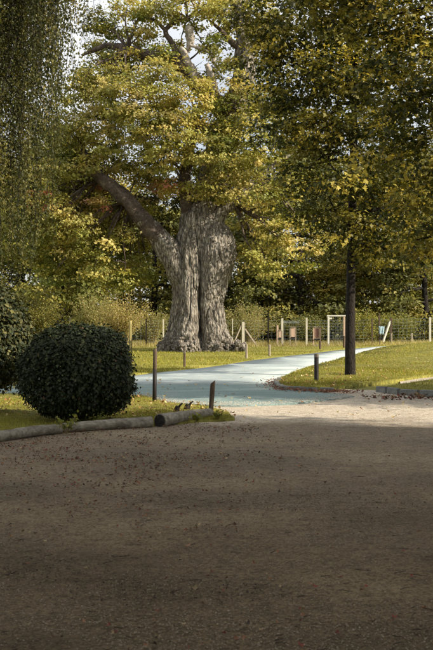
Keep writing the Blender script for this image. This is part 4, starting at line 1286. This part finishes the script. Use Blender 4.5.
# pale rectangular frame with net posts
gf = empty('white_frame', ((336 - 216.5) * 60.5 / F, 60.5, 0.03)); tag(gf, 'white rectangular frame like a small goal left of the dark trunk', 'goal')
k_ = 60.5 / F
gz = lambda py: CAM_H + (325 - py) * k_ - .03
b = MB(); b.box(((328.4 - 336) * k_, 0, gz(316.5) / 2), (.13, .11, gz(316.5))); b.build('upright', M_white, gf, bevel=.01)
b = MB(); b.box(((344.2 - 336) * k_, 0, gz(316.5) / 2), (.12, .10, gz(316.5))); b.build('upright', M_board, gf, bevel=.01)['label'] = 'brownish upright'
b = MB(); b.box((.6 * k_, -.002, gz(316.5) + .05), (19.5 * k_, .12, .10)); b.build('crossbar', M_white, gf, bevel=.01)
b = MB(); b.box((-5.6 * k_, 0.0, gz(318.4)), (.22, .05, .11)); b.build('bracket', M_white, gf)
nb = MB()
for i in range(1, 9): nb.box(((-7 + i * 1.75) * k_, .3, gz(330) / 2 + .5), (.006, .006, gz(317) - .05))
for i in range(1, 9): nb.box((0, .3, i * .22), (15 * k_, .006, .006))
nb.build('net', M_wire, gf)['kind'] = 'stuff'


def board(px, w, top, bot, face, label, foot=True, panel=None):
    d = 60.8; k = d / F
    r = empty('notice_board', ((px - 216.5) * k, d, .03)); tag(r, label, 'notice board', 'boards standing at the fence')
    zt, zb = CAM_H + (325 - top) * k, CAM_H + (325 - bot) * k
    b = MB(); b.box((0, 0, (zt + zb) / 2), (w * k, .07, zt - zb)); b.build('panel', face, r, bevel=.01)
    b = MB(); b.box((0, -.01, zt + .035), (w * k * 1.2, .16, .05)); b.build('top_rail', M_postgrey, r)
    for s in (-1, 1):
        b = MB(); b.box((s * (w * k / 2 + .045), 0, zt / 2), (.07, .09, zt)); b.build('leg', M_postgrey if panel is None else M_board, r)
    b = MB(); b.box((0, -.02, zb - .07), (w * k * 1.05, .12, .10)); b.build('bottom_rail', M_black, r)
    if panel:
        b = MB(); b.box((0, -.045, (zt + zb) / 2), (w * k * .62, .02, (zt - zb) * .8)); b.build('poster', panel, r)
    b = MB(); b.box((0, .0, .10), (w * k * 1.5, .3, .10)); b.build('foot', M_postgrey, r)
    return r


board(293, 4.2, 328, 337.5, M_board, 'peach notice board on dark legs right of the pale post')
board(280, 2.6, 331, 338, M_board, 'small narrow peach board between two close fence posts')
board(317, 5.5, 328, 339, M_board, 'notice board with a dark red poster left of the white frame', panel=M_redboard)

d = 61.2; k = d / F
r = empty('blue_sheet', ((381.5 - 216.5) * k, d, 0)); tag(r, 'small pale blue sheet hanging on the fence beside the white strut', 'sheet')
b = MB()
gx_ = np.linspace(-.20, .20, 7); 
vs = []
for j in range(8):
    for i in range(7):
        z_ = CAM_H + (325 - 326.5) * k - j * .075
        vs.append(Vector((gx_[i] * (1 - .04 * j), .03 * math.sin(i * 1.9 + j * .4), z_ + .015 * math.sin(i * 2.3))))
b.v = vs
b.f = [(j * 7 + i, j * 7 + i + 1, j * 7 + i + 8, j * 7 + i + 7) for j in range(7) for i in range(6)]
o = b.build('sheet_cloth', M_blue, r, smooth=True)
so = o.modifiers.new('thickness', 'SOLIDIFY'); so.thickness = .01

# ------------------------------------------------------------------ shrubs by the fence and the wood behind


def shrub(name, loc, w, h, n, leaf, cols, wts, label, twigs=40):
    root = empty(name, loc); tag(root, label, 'shrub')
    b = MB()
    tips = []
    for i in range(twigs):
        a = random.uniform(0, 6.28); rr_ = random.uniform(.2, 1) * w / 2
        e = Vector((math.cos(a) * rr_, math.sin(a) * rr_ * .7, h * random.uniform(.45, 1) * (1 - .25 * rr_ / w * 2)))
        m_ = Vector((e.x * .4, e.y * .4, e.z * .55))
        b.tube([(e.x * .12, e.y * .12, -.02), m_, e], [.025, .016, .005], 4)
        tips += [(m_, e)] * 1
    b.build('stems', M_twig, root)
    A_ = np.array([tuple(t[0]) for t in tips]); B_ = np.array([tuple(t[1]) for t in tips])
    i = RNG.integers(0, len(tips), n); f = RNG.uniform(-.3, 1.05, n)[:, None]
    P = A_[i] * (1 - f) + B_[i] * f + RNG.normal(0, .16, (n, 3))
    P[:, 2] = np.abs(P[:, 2])
    V, Fo = place_leaves(P, RNG.normal(0, .7, (n, 3)) + np.array([0, -.2, .5]), leaf * RNG.uniform(.5, 1.3, n), OVAL_T, OVAL_F)
    np_mesh('foliage', V, Fo, M_leaf, root, colors=np.repeat(pal(cols, wts, n) * RNG.uniform(.75, 1.25, (n, 1)), 4, 0))
    return root


GOLD = [(.40, .34, .11), (.50, .42, .18), (.28, .27, .08), (.42, .30, .14)]
OLV = [(.26, .26, .08), (.34, .31, .12), (.18, .20, .06), (.38, .31, .14)]


def at(px, d): return ((px - 216.5) * d / F, d, .03)


shrub('golden_shrub', at(122, 58), 4.4, 4.0, 9000, .085, GOLD, (.4, .3, .2, .1), 'airy golden shrub left of the old oak behind the yellowish post', 70)
shrub('golden_shrub', at(152, 64.5), 3.6, 2.8, 6000, .08, OLV, (.3, .3, .2, .2), 'olive twiggy shrub showing through the fence left of the oak trunk', 60)
shrub('golden_shrub', at(248, 65.5), 5.0, 3.3, 11000, .085, OLV, (.3, .3, .2, .2), 'wide olive shrub behind the stout pale post right of the oak', 80)
shrub('golden_shrub', at(92, 62), 4.2, 4.2, 8000, .10, OLV, (.35, .25, .25, .15), 'dense olive shrub above the round bush', 60)
shrub('golden_shrub', at(362, 66), 3.6, 3.0, 7500, .12, [(.26, .25, .05), (.34, .31, .08), (.16, .18, .04)], (.4, .3, .3), 'yellow green shrub right of the dark trunk behind the fence', 50)
shrub('golden_shrub', at(394, 67), 4.2, 2.7, 8000, .12, [(.20, .21, .05), (.28, .26, .07), (.12, .14, .04)], (.4, .3, .3), 'low spreading shrub behind the strutted post', 60)
shrub('golden_shrub', at(308, 68), 4.6, 2.6, 8000, .11, [(.16, .17, .05), (.10, .12, .035), (.24, .22, .07)], (.4, .3, .3), 'dull green shrub behind the notice boards', 50)
shrub('golden_shrub', at(30, 58), 4.6, 4.2, 9000, .12, [(.22, .21, .05), (.14, .15, .04), (.32, .28, .08)], (.4, .3, .3), 'mixed shrub behind the taller bush at the left edge', 50)


def wood_tree(loc, hgt, wid, cols, wts, seed, low=.12, nl=30, leaf=.34, dens_=5.5):
    global RNG
    cl = []
    rs = random.Random(seed)
    for i in range(nl):
        f = rs.uniform(low, .95)
        pr = math.sin(min(1, (f + .12) * 1.0) * math.pi * .92) ** .6
        a = rs.uniform(0, 6.28); rr_ = wid / 2 * pr * rs.uniform(.35, .85)
        cl.append((math.cos(a) * rr_, math.sin(a) * rr_, f * hgt, wid * rs.uniform(.14, .22)))
    return simple_tree('wood_tree', loc, [(0, 0, -.1), (.1, 0, hgt * .2), (0, .1, hgt * .45), (.15, 0, hgt * .9)], [.4, .3, .22, .05], cl, M_leaf, leaf, dens_, cols, wts,
                       T=OVAL_T, Ft=OVAL_F, per=24, spread=.48, flat=.75, r_branch=.13, sub=2)


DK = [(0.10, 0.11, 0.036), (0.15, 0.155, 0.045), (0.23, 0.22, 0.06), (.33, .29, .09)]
MD = [(0.15, 0.16, 0.04), (0.23, 0.225, 0.055), (0.35, 0.31, 0.08), (.09, .11, .03)]
YD = [(0.24, 0.22, 0.045), (0.34, 0.28, 0.06), (0.15, 0.16, 0.035), (.42, .33, .09)]
p1 = wood_tree(at(300, 76), 15, 11, DK, (.35, .3, .2, .15), 1, low=.08)
tag(p1, 'dark green wood tree directly behind the notice boards', 'tree')
p2 = wood_tree(at(60, 74), 17, 12, MD, (.35, .3, .2, .15), 2, low=.08)
tag(p2, 'mid green wood tree behind the left side of the oak', 'tree')
p3 = wood_tree(at(385, 80), 16, 11, YD, (.35, .3, .2, .15), 3, low=.14)
tag(p3, 'yellowing wood tree showing right of the dark trunk', 'tree')
GRP = 'trees of the wood behind the fence'
for p_ in (p1, p2, p3): p_['group'] = GRP
spots = [(p1, 425, 74, .4, (.9, .9, .8), 'dark tree at the right edge above the skyline of the lawn'), (p1, 345, 86, 2.0, (1.1, 1.1, 1.15), 'dark tree rising behind the white frame'),
         (p1, 155, 80, 3.1, (1, 1, .9), 'dark tree in the shade left of the oak trunk'), (p2, 230, 88, 1.2, (1, 1, 1.1), 'green tree hidden mostly by the oak trunk'),
         (p1, 262, 79, 4.4, (.9, .9, .75), 'dark tree between the oak trunk and the notice boards'), (p2, -20, 84, 2.5, (1.1, 1.1, 1.1), 'green tree at the far left edge of the wood'),
         (p3, 105, 92, .9, (1.1, 1.1, 1.1), 'yellowing tree behind the leaning limb of the oak'), (p2, 460, 92, .2, (1.2, 1.2, 1.2), 'tall green tree beyond the right edge of the wood'),
         (p1, 20, 96, 5.2, (1.2, 1.2, 1.15), 'dark tree far behind the birch strands'), (p2, 300, 102, 3.6, (1.3, 1.3, 1.3), 'tall green tree farthest back behind the boards'),
         (p1, 190, 104, .6, (1.2, 1.2, 1.1), 'dark tree farthest back behind the oak crown'), (p3, 330, 77, 4.0, (.6, .6, .42), 'low yellowing tree just behind the white frame'),
         (p2, 400, 104, 1.9, (1.3, 1.3, 1.25), 'tall green tree farthest back on the right'), (p2, 70, 110, 4.9, (1.3, 1.3, 1.2), 'tall green tree farthest back on the left')]
for (src, px, d, rz, sc, lab) in spots:
    x_, y_, _ = at(px, d)
    c = copy_tree(src, (x_, y_, float(terrain(np.array(x_), np.array(y_)))), rz, sc)
    c['label'] = lab
# shaded undergrowth closing the wood at eye height
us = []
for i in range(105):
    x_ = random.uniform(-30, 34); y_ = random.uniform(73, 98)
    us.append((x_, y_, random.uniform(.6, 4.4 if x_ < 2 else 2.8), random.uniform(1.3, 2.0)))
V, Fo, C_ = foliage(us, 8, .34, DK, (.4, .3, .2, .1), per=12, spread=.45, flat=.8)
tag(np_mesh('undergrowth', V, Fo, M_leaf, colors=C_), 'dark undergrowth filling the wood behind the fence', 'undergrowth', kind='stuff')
